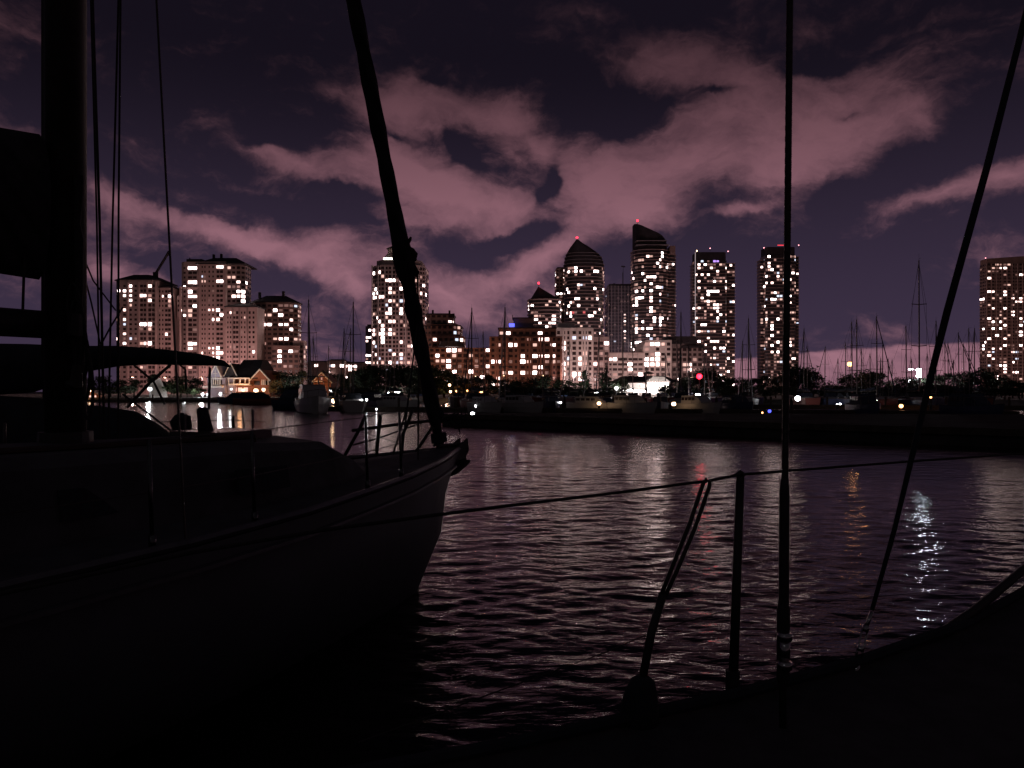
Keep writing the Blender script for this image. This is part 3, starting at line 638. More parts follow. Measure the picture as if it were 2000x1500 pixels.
Y = 690
b = Building('slab_tower', Y, 1213, 'grey tower under a rooftop mast between the two curved towers', 24)
p = rect(1187, 1241, Y, 24, 2); z1 = Z(558, Y); b.part('wall', MB().prism(p, top, z1), M['wallglass2'])
b.part('roof', MB().prism(inset(p,1.5), z1+.003, Z(554,Y)), M['roof'])
b.part('mast', MB().tube([(X(1218.5,Y),Y+6,z1),(X(1218.5,Y),Y+6,Z(530,Y))], .45).tube([(X(1215,Y),Y+6,Z(518,Y)),(X(1223,Y),Y+6,Z(519,Y))], .6).tube([(X(1219,Y),Y+6,Z(530,Y)),(X(1219,Y),Y+6,Z(516,Y))], .2), M['roof'])
b.part('chimney', MB().box(X(1199,Y), X(1202,Y), Y+4, Y+6, z1, Z(552,Y)), M['roof'])
for k in range(9): b.part('fin', MB().box(X(1188+k*6.5,Y)-.35, X(1188+k*6.5,Y)+.35, Y-.6, Y-.003, top, z1), M['slab2'])
b.ring(p, top+30, z1-1, fh=3, cw=2.8, ww=.5, wh=.4, lit=0.118, tones=(0,.05,.35,.6), dark=True)
b.light_spots(R3([(1045,690+28*k,1 if k%2 else 0) for k in range(0,8)]), grow=.9); floor_slabs(b, p, [z1-3*k for k in range(1, 46)], .35, .3, M['slab2']); b.finish()

Y = 670
b = Building('glass_tower', Y, 1281, 'tallest tower with sharply slanted blade roof and red beacon at its tip', 25)
p = oval(1239, 1311, Y, 32, 24); z1 = Z(487, Y)
b.part('wall', MB().prism(p, top, z1), M['wallglass'])
def ztop(x):
    pts_ = [(1239,441),(1242,432),(1252,437),(1268,446),(1285,453),(1297,460),(1304,468),(1309,478),(1312,486)]; px = 1000+F*x/Y
    for (a, ya), (c, yc) in zip(pts_, pts_[1:]):
        if px <= c: return Z(ya+(yc-ya)*max(0,(px-a))/(c-a), Y)
    return Z(486, Y)
pin = inset(p, 1.2); nn = len(pin)
b.part('blade_roof', MB().prism(pin, z1+.003, [ztop(a[0]) for a in pin]), M['roof'])
w2 = oval(1300, 1323, Y+6, 22, 12); zw2 = Z(497, Y+6); b.part('wing', MB().prism(w2, top, zw2), M['wallglass'])
w3 = rect(1309, 1319, Y+4, 14); b.part('wing_top', MB().prism(w3, zw2+.003, Z(480,Y+4)), M['brown'])
b.ring(p, top+25, z1, fh=3, cw=2.6, ww=.85, wh=.58, lit=0.199, dark=False, tones=(.12,.20,.30,.38)); b.ring(w2, top+25, zw2, fh=3, cw=2.6, ww=.6, wh=.5, lit=0.165, dark=False)
floor_slabs(b, p, [z1-3*k for k in range(0, 52)], .7, .36, M['slab']); floor_slabs(b, w2, [zw2-3*k for k in range(0, 46)], .6, .35, M['slab'])
for ya in (470, 478): b.part('floor_slab', MB().box(X(1243,Y), X(1303 if ya<475 else 1308,Y), Y-.3, Y+12, Z(ya,Y), Z(ya,Y)+.35), M['slab2'])
beacon(b, 1245, 431, Y+8, r=.9)
b.light_spots(R3([(1160,215),(1195,215),(1295,218),(1315,222),(1195,290),(1130,315,1),(1165,315,1),(1300,275),(1300,295),(1290,318),(1280,368),(1300,368),(1155,410),(1190,435),(1215,435),(1240,435),(1215,485),(1215,520),(1285,510),(1160,530),(1125,530),(1120,575),(1155,572),(1140,580),(1210,578),(1215,605),(1275,558),(1125,605),(1210,650),(1212,675),(1130,630),(1250,720),(1275,722),(1300,725),(1335,725),(1250,745),(1280,748),(1125,790),(1155,795),(1120,820),(1205,790),(1215,800),(1125,885),(1150,885),(1200,840),(1120,720),(1270,510)]), grow=1.3)
b.finish()

def boxy(name_label, Y, c0, c1, s0, s1, yt, ysl, ysr, seed, spots, beacons, glassm='wallglass'):
    b = Building('glass_tower', Y, (s0+s1)/2, name_label, seed)
    p = rect(c0, c1, Y, 18, 1.5); z1 = Z(yt+16, Y)
    b.part('wall', MB().prism(p, top, z1), M[glassm]); b.part('roof', MB().prism(inset(p,.6), z1+.003, Z(yt,Y)), M['roof'])
    l = rect(s0+5, c0, Y+4, 9, 0); r_ = rect(c1, s1, Y+4, 18, 0)
    l = [(x - .02 if x > l[0][0] else x, y) for x, y in l]; r_ = [(x + .02 if x == r_[0][0] else x, y) for x, y in r_]
    b.part('wing', MB().prism(l, top, Z(ysl,Y)), M[glassm]); b.part('wing', MB().prism(r_, top, Z(ysr,Y)), M[glassm])
    b.ring(p, top+3, z1, fh=3, cw=2.7, ww=.78, wh=.55, lit=0.236, dark=False, tones=(.12,.20,.30,.38))
    b.facade(l[0], l[1], top+3, Z(ysl,Y), fh=3, cw=2.7, ww=.8, wh=.55, lit=0.236, dark=False); b.facade(r_[0], r_[1], top+3, Z(ysr,Y), fh=3, cw=2.7, ww=.8, wh=.55, lit=0.236, dark=False)
    floor_slabs(b, p, [z1-3*k for k in range(1, 48)], .35, .34, M['slab'])
    floor_slabs(b, l, [Z(ysl,Y)-3*k for k in range(0, 45)], .8, .34, M['slab']); floor_slabs(b, r_, [Z(ysr,Y)-3*k for k in range(0, 45)], .8, .34, M['slab'])
    b.light_spots(spots, grow=1.25)
    for (x_, y_, c_) in beacons: beacon(b, x_, y_, Y+1, c_, .5, 2.5)
    return b
b = boxy('boxy glass tower with violet-lit top window and white corner strip', 690, 1359, 1420, 1348, 1435, 492, 516, 513, 26,
 R4([(640,400),(640,425),(735,385,5),(760,385,5),(748,385,5),(715,410),(620,460),(650,460),(685,460),(765,448),(812,410),(840,395),(640,500),(640,550),(805,520),(690,565),(710,565),(730,580),(760,580),(660,612),(685,608),(740,660),(765,668),(740,685),(755,710),(700,650),(595,685),(625,685),(805,565),(855,635),(620,745),(655,805),(680,805),(625,850),(690,890),(740,905),(715,905),(680,940),(625,915),(745,1025),(720,1055),(800,850),(575,880),(760,910),(680,965)]),
 [(1361,490,'warm'),(1387,485,'pink'),(1422,491,'pink')])
b.part('light_strip', MB().box(X(1357.2,690), X(1358.3,690), 689.2, 689.9, Z(660,690), Z(493,690)), emat('corner_strip_light', (1,.8,.85), .3))
b.finish()
b = boxy('boxy glass tower seen behind the near vertical stay', 700, 1496, 1555, 1480, 1560, 482, 507, 500, 27,
 R4([(1090,350),(1090,380),(1090,405),(1045,412),(1165,412,1),(1245,355,1),(1270,355,1),(1125,440),(1165,485),(1075,515),(1070,535),(1125,527),(1155,607,4),(1175,610,4),(1120,635),(1240,490),(1285,465),(1240,660),(1030,750),(1045,752),(1120,805),(1120,830),(1160,765),(1080,770),(1160,913),(1115,870),(1115,938),(1245,918),(1120,980),(1240,940),(1085,720,1),(1025,905),(1030,1015),(1270,1025),(1160,840,1)]),
 [(1492,484,'pink'),(1560,479,'pink')])
b.part('red_light_strip', MB().box(X(1519,700), X(1531,700), 700.2, 700.8, Z(479.5,700), Z(478,700)), emat('red_strip', (1,.05,.08), 1.2))
b.finish()

Y = 640
b = Building('slab_tower', Y, 1990, 'wide dark tower with a regular grid of balconies at the right edge', 28)
p = rect(1928, 2075, Y, 10, 0); z1 = Z(515, Y)
x0, x1 = X(1926,Y), X(2075,Y)
b.part('wall', MB().prism(p, top, z1), M['brown'])
b.part('roof', MB().prism(inset(p,.2), z1+.003, [Z(505,Y), Z(495,Y), Z(495,Y), Z(505,Y)]), M['brown'])
b.ring(p, top+5, z1, fh=2.8, cw=3.3, ww=.66, wh=.5, lit=0.165, tones=(.12,.20,.30,.38)); 
floor_slabs(b, p, [z1-2.8*k for k in range(1, 37)], .5, .4, M['slab'])
for k in range(15): b.part('fin', MB().box(x0+k*4.3-.2, x0+k*4.3+.2, Y-.75, Y-.003, top, z1), M['slab'])
beacon(b, 1925, 504, Y+1, 'pink', .4, 2)
b.light_spots(R5([(1435,155),(1488,155),(1400,160,1),(1370,325),(1330,375),(1475,345),(1475,320),(1400,370,1),(1438,365,1),(1540,360),(1575,355),(1580,398),(1570,398),(1400,435),(1475,440),(1540,465),(1540,490),(1580,510),(1475,495,1),(1400,540),(1435,538),(1575,555),(1400,582),(1435,582),(1320,580),(1475,560),(1575,600),(1580,620),(1320,690),(1345,675),(1410,628),(1360,650),(1472,650),(1472,690),(1400,710),(1435,708),(1360,755),(1535,748),(1400,795),(1475,835),(1535,880),(1475,880),(1580,705),(1535,800),(1390,325)]), grow=1.25)
b.finish()

# ---- far low rooftops between the left group and the central tower
for k, (a0, a1, yt, lab, spots) in enumerate([(595, 640, 707, 'low far building with two lit windows in the open gap, left part', [(620,709),(650,711)]),
                                      (638, 672, 704, 'low far building with stepped roof in the middle of the open gap', [(649,711),(664,716)]),
                                      (670, 716, 709, 'low far building with scattered lights just left of the narrow slab tower', [(675,716),(685,713),(697,711),(693,717),(680,719)])]):
    Yk = 620+8*k; b = Building('low_building', Yk, (a0+a1)/2, lab, 40+k); p = rect(a0, a1, Yk, 20, 0)
    b.part('wall', MB().prism(p, top, Z(yt,Yk)), M['brown']); b.part('roof', MB().prism(inset(p,2), Z(yt,Yk)+.003, Z(yt-2.5,Yk)), M['roof'])
    b.ring(p, top+6, Z(yt,Yk), fh=3, cw=4, ww=.7, wh=.6, lit=0.095, dark=False); b.light_spots(spots, grow=1.5); b.finish()

# ------------------------------------------------------------------ lamps with real light
def point(name, loc, power, col, parent, r=.4):
    l = bpy.data.lights.new(name, 'POINT'); l.energy = power; l.color = col; l.shadow_soft_size = r; l.specular_factor = 0.0   # the globe itself carries the highlight
    o = bpy.data.objects.new(name, l); C.objects.link(o); o.parent = parent; o.location = Vector(loc) - world_loc(parent); return o
LC = dict(white=(.92,.96,1), whitesoft=(.92,.96,1), warmsoft=(1,.62,.36), warm=(1,.62,.36), orange=(1,.45,.18), red=(1,.05,.1), green=(.6,1,.7), blue=(.2,.2,1), pink=(1,.4,.45))
def ground_z(Y): return top
def post_lamp(px, py, Y, col, r, power, label, name='post_lamp', post=True, group=None, zb=None):
    x, z = X(px, Y), Z(py, Y); zb = top if zb is None else zb
    t = thing(name, (x, Y, zb), label, 'lamp' if name != 'dock_light' else 'dock light', group)
    if post and z - zb > .3:
        MB().tube([(x, Y, zb), (x, Y, z-r)], .07, 6).tube([(x, Y, zb), (x, Y, zb+.5)], .13, 6).build('post', M['pole'], t)
    else:
        MB().tube([(x, Y, zb-.2), (x, Y, z-r*.6)], .05, 6).build('post', M['pole'], t)
    MB().sphere((x, Y, z), r, 10, 8).build('lamp_globe', GLOW[col], t, smooth=True)
    MB().cone([(x+r*.8*math.cos(a), Y+r*.8*math.sin(a)) for a in [k*1.0472 for k in range(6)]], z+r*.8, (x, Y, z+r*1.2)).build('cap', M['pole'], t)
    if power: point('lamp_light', (x, Y-r-.35, z), power, LC[col], t, .3)
    return t
SL = [ # px, py, depth, colour, globe radius, power, label
 (293,760,176,'whitesoft',.55,900,'bright white lamp beside a pale lit wall, under the boom cover'),
 (396,770,174,'whitesoft',.34,1200,'white lamp, left one of a close pair before the lilac gabled house'),
 (405,770,174,'whitesoft',.3,0,'white lamp, right one of a close pair before the lilac gabled house'),
 (431,769,173,'whitesoft',.36,2000,'white lamp at the right corner of the lilac gabled house'),
 (452,760,176,'whitesoft',.32,150,'small white lamp between the lilac house and the veranda house'),
 (500,763,175,'warmsoft',.55,500,'large warm orange lamp in front of the veranda house'),
 (515,761,176,'warmsoft',.45,300,'warm white lamp just right of the large orange one'),
 (475,762,177,'orange',.34,250,'small orange lamp under the veranda'),
 (490,779,168,'orange',.26,60,'low warm lamp on the quay below the veranda house'),
 (562,762,178,'warm',.22,60,'tiny warm lamp beside the autumn coloured tree'),
 (582,762,172,'whitesoft',.36,250,'white lamp right of the autumn coloured tree'),
 (647,762,166,'whitesoft',.45,500,'big white lamp below the red gabled cottage'),
 (652,783,120,'warm',.36,120,'warm lamp low by the moored motor cruisers'),
 (664,761,168,'white',.20,0,'tiny white lamp right of the big lamp under the red cottage'),
 (776,765,160,'white',.50,300,'white lamp below the dark trees of the pyramid-roofed tower'),
 (758,768,161,'white',.24,0,'small white lamp, left of the lamp beneath the pyramid-roofed tower'),
 (878,752,158,'warm',.26,0,'upper small lamp of a column right of the furled sail'),
 (880,765,157,'warm',.26,80,'lower small warm lamp right of the furled sail'),
 (892,764,157,'orange',.22,80,'small orange lamp in the row below the brick terrace, first'),
 (913,763,156,'orange',.20,0,'small orange lamp in the middle of the row below the brick terrace'),
 (940,765,154,'orange',.34,160,'brighter orange lamp at the right end of the row below the brick terrace'),
 (1073,768,150,'white',.50,300,'white lamp on the shore below the white square-windowed block'),
 (1165,769,146,'white',.42,240,'white lamp in front of the pointed dark tree'),
 (1131,761,150,'green',.20,160,'small greenish lamp in the bushes left of the pointed tree'),
 (1204,758,150,'white',.34,200,'white lamp beside the round bush left of the lit pavilion'),
 (1363,773,120,'white',.42,100,'pale white lamp under the red light'),
 (1417,765,130,'white',.17,0,'pinpoint white lamp below the boxy tower with lit corners'),
 (1558,778,112,'white',.38,160,'white lamp just right of the near vertical stay'),
 (1660,711,150,'orange',.50,200,'tall orange lamp glowing above the right tree line'),
 (1760,793,92,'orange',.24,60,'small orange lamp low in the dark marina at right'),
 (1641,789,95,'white',.10,0,'tiny white lamp low in the marina, below the tall orange lamp'),
 (1712,782,100,'white',.08,0,'faint white pinpoint lamp between the tall orange and low orange lamps'),
]
for a in SL: post_lamp(*a)
# red signal and tall white panel lamp
t = post_lamp(1366,735,116,'red',.42,60,'glowing red signal light on a pole right of the pavilion', 'signal_light')
t['category'] = 'signal light'
def panel_lamp():
    Y = 150; x = X(1793, Y); zt, zb = Z(721, Y), Z(737, Y)
    t = thing('panel_lamp', (x, Y, top), 'tall narrow white light panel on a mast with a short side arm lamp', 'lamp')
    MB().tube([(x, Y, top), (x, Y, zt+.3)], .09).build('post', M['pole'], t)
    MB().box(x-.34, x+.34, Y-.35, Y-.1, zb, zt).build('light_panel', emat('panel_glow', (.85,.9,1), 190), t)
    MB().tube([(x, Y, Z(723,Y)), (x-1.6, Y, Z(721.5,Y))], .05).build('arm', M['pole'], t)
    MB().box(x-1.8, x-1.1, Y-.25, Y+.1, Z(722.3,Y), Z(720.5,Y)).build('arm_lamp', GLOW['white'], t)
    t2 = thing('panel_lamp', (X(1777,152), 152, top), 'low white lamp panel hidden behind the right-hand stay', 'lamp')
    MB().tube([(X(1777,152), 152, top), (X(1777,152), 152, Z(742,152))], .07).build('post', M['pole'], t2)
    MB().box(X(1777,152)-.3, X(1777,152)+.3, 151.7, 151.9, Z(746,152), Z(742,152)).build('light_panel', GLOW['white'], t2)
panel_lamp()
# unseen lamps added behind the tree line to brighten the tower facades
FACADE_FILL = [(262,412,12000,(1,.50,.47)),(325,420,9000,(1,.53,.50)),(395,414,26000,(1,.56,.53)),(425,370,7000,(1,.53,.50)),(468,404,14000,(1,.56,.53)),(545,405,3500,(1,.60,.48)),(300,350,5000,(1,.6,.55)),
        (748,510,25000,(1,.58,.58)),(800,508,25000,(1,.58,.58)),(776,440,9000,(1,.66,.6)),(870,388,7500,(1,.52,.36)),(930,384,5500,(1,.47,.32)),
        (985,368,3600,(1,.46,.32)),(1060,370,2400,(1,.48,.36)),(1120,400,18000,(1,.62,.60)),(1175,412,6000,(1,.70,.66)),(1220,408,9000,(1,.62,.60)),(1290,408,16000,(1,.62,.60)),
        (1350,410,5000,(1,.66,.6)),(1064,570,26000,(1,.56,.53)),(1150,560,42000,(1,.58,.5)),(1215,600,60000,(.8,.72,1)),(1280,560,42000,(1,.52,.42)),(1390,600,36000,(1,.52,.48)),
        (1520,610,34000,(1,.52,.48)),(1950,550,36000,(1,.54,.50)),(2010,550,36000,(1,.54,.50))]
cl = zlabels([c[0] for c in FACADE_FILL], 'added facade lamp behind the trees')
for (px, Y, pw, col), lb in zip(FACADE_FILL, cl):
    x = X(px, Y); z = top+9
    t = thing('post_lamp', (x, Y, top), lb, 'street lamp', 'added lamps brightening the tower facades')
    MB().tube([(x,Y,top),(x,Y,z-.3),(x,Y-1.4,z)], .12).build('post', M['pole'], t)
    MB().box(x-.35, x+.35, Y-2.2, Y-1.3, z-.12, z+.05).build('fill_lamp_head', GLOW['warm'], t)
    point('lamp_light', (x, Y-1.8, z-.6), pw, col, t, 1.0)

# ------------------------------------------------------------------ trees
def tree_proto(name, kind, seed, h=10.0, w=7.0, dens=1500, m=None, lobes=11):
    rng = random.Random(seed); root = bpy.data.objects.new(name, None); C.objects.link(root)
    tr = MB(); th = h*.42 if kind != 'cone' else h*.9
    pts = [(0,0,-.2),(rng.uniform(-.1,.1),0,th*.4),(rng.uniform(-.3,.3),rng.uniform(-.2,.2),th)]
    tr.tube(pts, [h*.028, h*.022, h*.012], 7)
    cl = []
    if kind == 'cone':
        for k in range(16):
            t_ = k/15; rr = w*.5*(1-t_)*rng.uniform(.75,1.15)+.15; zc = h*(.10+.88*t_)
            for q in range(max(1, int(5*(1-t_)))):
                a = rng.uniform(0, 6.28); cl.append((rr*.55*math.cos(a), rr*.55*math.sin(a), zc, max(.3, rr*.62), .55))
    else:
        for k in range(lobes):
            a = rng.uniform(0, 6.28); q = math.sqrt(rng.random()); zc = h*rng.uniform(.38, .86)
            k_ = 1-abs(zc/h-.58)*1.3
            cl.append((w*.36*q*k_*math.cos(a), w*.36*q*k_*math.sin(a), zc, w*rng.uniform(.13,.24), rng.uniform(.7,.95)))
        for c in cl[:6]: tr.tube([pts[2] if rng.random()<.5 else pts[1], (c[0]*.6, c[1]*.6, c[2]-c[3]*.4), (c[0], c[1], c[2])], [h*.011, h*.007, h*.003], 5)
    tr.build('trunk', M['bark'], root)
    cr = MB(); per = dens//len(cl)
    for (cx, cy, cz, rr, fl) in cl:
        for _ in range(per):
            u = Vector((rng.gauss(0,1), rng.gauss(0,1), rng.gauss(0,1))).normalized()*rr*(.35+.75*rng.random()**.6)
            if rng.random() < .06: u *= 1.35
            p = Vector((cx+u.x, cy+u.y, cz+u.z*fl)); s_ = rng.uniform(.14,.38)
            a = Vector((rng.gauss(0,1), rng.gauss(0,1), rng.gauss(0,.6))).normalized(); bb = a.cross(Vector((rng.gauss(0,1), rng.gauss(0,1), rng.gauss(0,1)))).normalized()
            cr.add([p-a*s_, p+bb*s_*.6, p+a*s_, p-bb*s_*.6], [(0,1,2,3)])
    cr.build('crown', M[m or 'leaf'], root)
    return root
TP = [tree_proto('broadleaf_tree','round',1), tree_proto('broadleaf_tree','round',2,9,8,1700,'leaf',14), tree_proto('broadleaf_tree','round',3,10,6.4,1500,'leaf',10),
      tree_proto('conifer_tree','cone',4,10,4.4,1600), tree_proto('broadleaf_tree','round',5,8,7,1500,'leaf2',12), tree_proto('broadleaf_tree','round',6,8,6.5,1500,'leaf3',12),
      tree_proto('bare_tree','round',7,9,6,420,'leaf',9)]
TH = [10*.97, 9*.97, 9.7, 10, 7.8, 7.8, 8.8]
TR = []   # px, top py, Y, proto, width factor
rng = random.Random(11)
# skyline of the dark tree belt: (px, top row)
belt = [(172,738),(200,735),(235,742),(262,738),(300,730),(325,742),(352,735),(380,738),(545,722),(566,728),(590,724),(612,732),(640,722),(665,730),(684,735),(700,722),(712,716),(728,713),(745,712),(762,715),(780,712),(797,716),(815,712),(832,715),(850,718),(868,722),(886,730),(905,738),(930,735),(955,732),(985,738),(1012,742),(1040,738),(1062,734),(1088,738),(1112,740),(1138,744),(1215,742),(1330,738),(1350,735),(1378,722),(1395,717),(1412,730),(1432,738),(1452,737),(1470,738),(1492,733),(1515,736),(1536,716),(1553,711),(1570,717),(1588,728),(1612,735),(1640,742),(1662,731),(1683,723),(1700,721),(1718,728),(1740,741),(1762,736),(1782,735),(1805,738),(1828,732),(1850,728),(1872,726),(1893,724),(1915,717),(1935,721),(1955,733),(1978,742),(1996,744)]
for k, (px, py) in enumerate(belt):
    Y = (186 if px < 560 else 176 if px < 800 else 168 if px < 1000 else 158 if px < 1250 else 150) + rng.uniform(-5, 6)
    kind = rng.choice([0,1,2,1,0]); wf = rng.uniform(1.0, 1.35)
    if px in (1395,): kind = 3; wf = 1.0
    if px in (1612,1640): kind = 6
    if px in (545,): kind = 5
    if px in (612,640): Y = 193
    TR.append((px, py, Y, kind, wf))
TR += [(1184,714,150,3,1.2),(1142,722,152,2,.6),(1178,722,151,0,.55),(1213,741,149,4,1.1),(1300,748,140,1,.8),(1336,745,138,0,.9),(355,752,178,4,1.1),(340,748,180,4,1.2),(378,760,176,4,.8),(1115,757,146,4,.8),(1128,760,148,4,.8),
       (540,738,180,5,1.1),(557,745,182,5,.9),(532,752,178,5,.8),(895,752,160,5,.9),(915,748,161,5,.8),(1030,748,158,0,.7),(1000,745,160,1,.7),(1055,747,157,0,.8)]
# a second lower, nearer row closes the belt down to the ground
for px in range(560, 2010, 26):
    if 1195 < px < 1310 or 605 < px < 650: continue
    TR.append((px+rng.uniform(-8,8), rng.uniform(752,760), (160 if px < 1000 else 142 if px < 1250 else 128)+rng.uniform(-3,3), rng.choice([1,4,1,0]), 1.5))
for px in range(170, 400, 24):
    if 262 < px < 330: continue
    TR.append((px+rng.uniform(-6,6), rng.uniform(752,760), 179+rng.uniform(-2,3), rng.choice([1,4]), 1.4))
KN = ['dark high-crowned tree','dark spreading tree','dark slender tree','pointed dark conifer','dull green tree','yellow-brown autumn tree','thin bare tree']
lbl = [None]*len(TR)
def tier(t): return 'near low row, ' if t[1] > 748 else ''
groups = {}
for i, t in enumerate(TR): groups.setdefault((t[3], t[1] > 748), []).append(i)
for (kd, low), ids in groups.items():
    lead = ('low ' if low else '') + KN[kd]
    for i, s_ in zip(ids, zlabels([TR[i][0] for i in ids], lead)): lbl[i] = s_
for i, (px, py, Y, kind, wf) in enumerate(TR):
    hh = Z(py, Y) - top; s_ = hh/TH[kind]; sw = max(s_, .55)*wf
    copy_tree(TP[kind], (X(px, Y), Y, top), rng.uniform(0, 6.28), (sw, sw, s_), lbl[i], 'trees along the shore')
    o_ = C.objects[-1]
for r_ in TP:
    for ch in list(r_.children): bpy.data.objects.remove(ch)
    bpy.data.objects.remove(r_)
for o in list(C.objects):
    if o.get('group') == 'trees along the shore': o['category'] = 'tree'

# ------------------------------------------------------------------ shore houses
def gable(mb, x0, x1, y0, y1, z0, z1, mi=0):
    xm = (x0+x1)/2
    mb.add([(x0,y0,z0),(x1,y0,z0),(xm,y0,z1),(x0,y1,z0),(x1,y1,z0),(xm,y1,z1)], [(0,1,2),(5,4,3),(0,3,4,1),(1,4,5,2),(2,5,3,0)], mi)
def barge(x0, x1, y, z0, z1, w=.3):
    xm = (x0+x1)/2; m = MB()
    for a, b_ in (((x0-.3,y,z0-.25),(xm,y,z1+.05)), ((xm,y,z1+.05),(x1+.3,y,z0-.25))): m.tube([a, b_], w/2, 4)
    return m
Y = 182
h = thing('gabled_house', (X(424,Y), Y, top), 'lilac-grey house with steep white-trimmed gable and lit porch', 'house')
zg, ze, zb = Z(712,Y), Z(738,Y), top
MB().box(X(405,Y), X(440,Y), Y, Y+8, zb, ze).build('wall', M['siding'], h)
g = MB(); gable(g, X(415,Y), X(435,Y), Y-1.2, Y+7, Z(737,Y), Z(714,Y)); g.build('gable', M['siding'], h)
g = MB(); g.add([(X(403,Y),Y-.4,ze),(X(418,Y),Y-.4,ze),(X(418,Y),Y+4,Z(727,Y)),(X(406,Y),Y+4,Z(727,Y))],[(0,1,2,3)]).add([(X(403,Y),Y-.4,ze+.1),(X(418,Y),Y-.4,ze+.1),(X(418,Y),Y+4,Z(727,Y)+.1),(X(406,Y),Y+4,Z(727,Y)+.1)],[(0,1,2,3)]); g.build('roof', M['siding'], h)
barge(X(415,Y), X(435,Y), Y-1.35, Z(738,Y), Z(713,Y)).build('barge_board', M['trim'], h)
m = MB(); m.box(X(416,Y), X(435,Y), Y-1.5, Y-1.25, Z(739.5,Y), Z(738,Y)).tube([(X(425,Y),Y-1.4,Z(738,Y)),(X(425,Y),Y-1.4,Z(722,Y))],.08,4).tube([(X(421,Y),Y-1.4,Z(730,Y)),(X(429,Y),Y-1.4,Z(730,Y))],.08,4)
m.build('gable_trim', M['trim'], h)
for xx in (417, 421.5, 425.5, 430, 434): MB().box(X(xx,Y)-.09, X(xx,Y)+.09, Y-1.5, Y-1.3, Z(752,Y), Z(739.5,Y)).build('porch_post', M['trim'], h)
MB().box(X(416,Y), X(436,Y), Y-1.6, Y-.01, Z(754,Y), Z(752,Y)).build('balcony_floor', M['trim'], h)
for xx in (419, 425, 431): MB().box(X(xx,Y)-.35, X(xx,Y)+.35, Y-.06, Y-.004, Z(751,Y), Z(742,Y)).build('window', M['dark'], h)
m = MB().box(X(404,Y), X(442,Y), Y-2.6, Y-1.65, Z(757,Y), Z(754.5,Y)); m.build('porch_roof', M['trim'], h)
g = MB(); gable(g, X(434,Y), X(460,Y), Y+1, Y+10, Z(736,Y), Z(709,Y)); g.build('side_roof', M['shingle'], h)
barge(X(434,Y), X(460,Y), Y+.9, Z(737,Y), Z(709,Y), .26).build('barge_board', M['trim'], h)
MB().box(X(441,Y), X(455,Y), Y+1.2, Y+9, zb, Z(736,Y)).build('side_wall', M['siding'], h)

Y = 184
h = thing('veranda_house', (X(490,Y), Y, top), 'rust-coloured house with dark roof, white veranda and right gable', 'house')
MB().box(X(455,Y), X(527,Y), Y, Y+12, top, Z(741,Y)).build('wall', M['siding2'], h)
poly = [(X(452,Y),Y-2),(X(508,Y),Y-2),(X(512,Y),Y+14),(X(452,Y),Y+14)]
MB().frustum(poly, Z(740,Y), [(X(462,Y),Y+5),(X(500,Y),Y+5),(X(500,Y),Y+9),(X(462,Y),Y+9)], Z(701,Y)).build('roof', M['shingle'], h)
g = MB(); gable(g, X(494,Y), X(530,Y), Y-1.6, Y+11, Z(741,Y), Z(722,Y)); g.build('gable', M['siding2'], h)
barge(X(494,Y), X(530,Y), Y-1.8, Z(742,Y), Z(722,Y), .34).build('barge_board', M['trim'], h)
MB().box(X(451,Y), X(494,Y), Y-2.3, Y-2.02, Z(740.5,Y), Z(738,Y)).build('eave_board', M['trim'], h)
for xx in (453, 463, 475, 485, 493): MB().box(X(xx,Y)-.11, X(xx,Y)+.11, Y-2.25, Y-2.04, Z(751,Y), Z(740.5,Y)).build('veranda_post', M['trim'], h)
MB().box(X(452,Y), X(494,Y), Y-2.4, Y-.01, Z(752.5,Y), Z(751,Y)).build('veranda_floor', M['trim'], h)
MB().box(X(452,Y), X(494,Y), Y-2.35, Y-2.2, Z(751,Y), Z(749.5,Y)).build('railing', M['trim'], h)
for xx in (514, 517, 520, 526): MB().box(X(xx,Y)-.08, X(xx,Y)+.08, Y-1.0, Y-.85, Z(752,Y), Z(741.5,Y)).build('window_trim', M['trim'], h)
for xx in (502, 517, 524): MB().box(X(xx,Y)-.7, X(xx,Y)+.7, Y-.05, Y-.004, Z(752,Y), Z(744,Y)).build('window', M['dark'], h)
for xx in (458, 469, 480): MB().box(X(xx,Y)-.5, X(xx,Y)+.5, Y-.05, Y-.004, Z(765,Y), Z(757,Y)).build('window', TONE[1], h)
point('veranda_light', (X(480,Y), Y-4, Z(757,Y)), 230, LC['orange'], h, .5); point('veranda_light', (X(505,Y), Y-4.5, Z(758,Y)), 230, LC['orange'], h, .5)

Y = 185
h = thing('cottage', (X(629,Y), Y, top), 'small red cottage whose lit orange gable rises over dark trees', 'house')
MB().box(X(612,Y), X(646,Y), Y, Y+7, top, Z(747,Y)).build('wall', M['siding2'], h)
g = MB(); gable(g, X(611,Y), X(647,Y), Y-.4, Y+8, Z(745,Y), Z(728,Y)); g.build('gable', M['siding2'], h)
barge(X(611,Y), X(647,Y), Y-.55, Z(746,Y), Z(728,Y), .32).build('barge_board', M['trim'], h)
MB().box(X(613,Y), X(631,Y), Y-.7, Y-.42, Z(746,Y), Z(744,Y)).build('gable_trim', M['trim'], h)
MB().box(X(627,Y), X(630.5,Y), Y-.6, Y-.42, Z(742,Y), Z(734,Y)).build('window', TONE[2], h)
point('gable_light', (X(629,Y), Y-6, Z(755,Y)), 600, LC['orange'], h, .4)

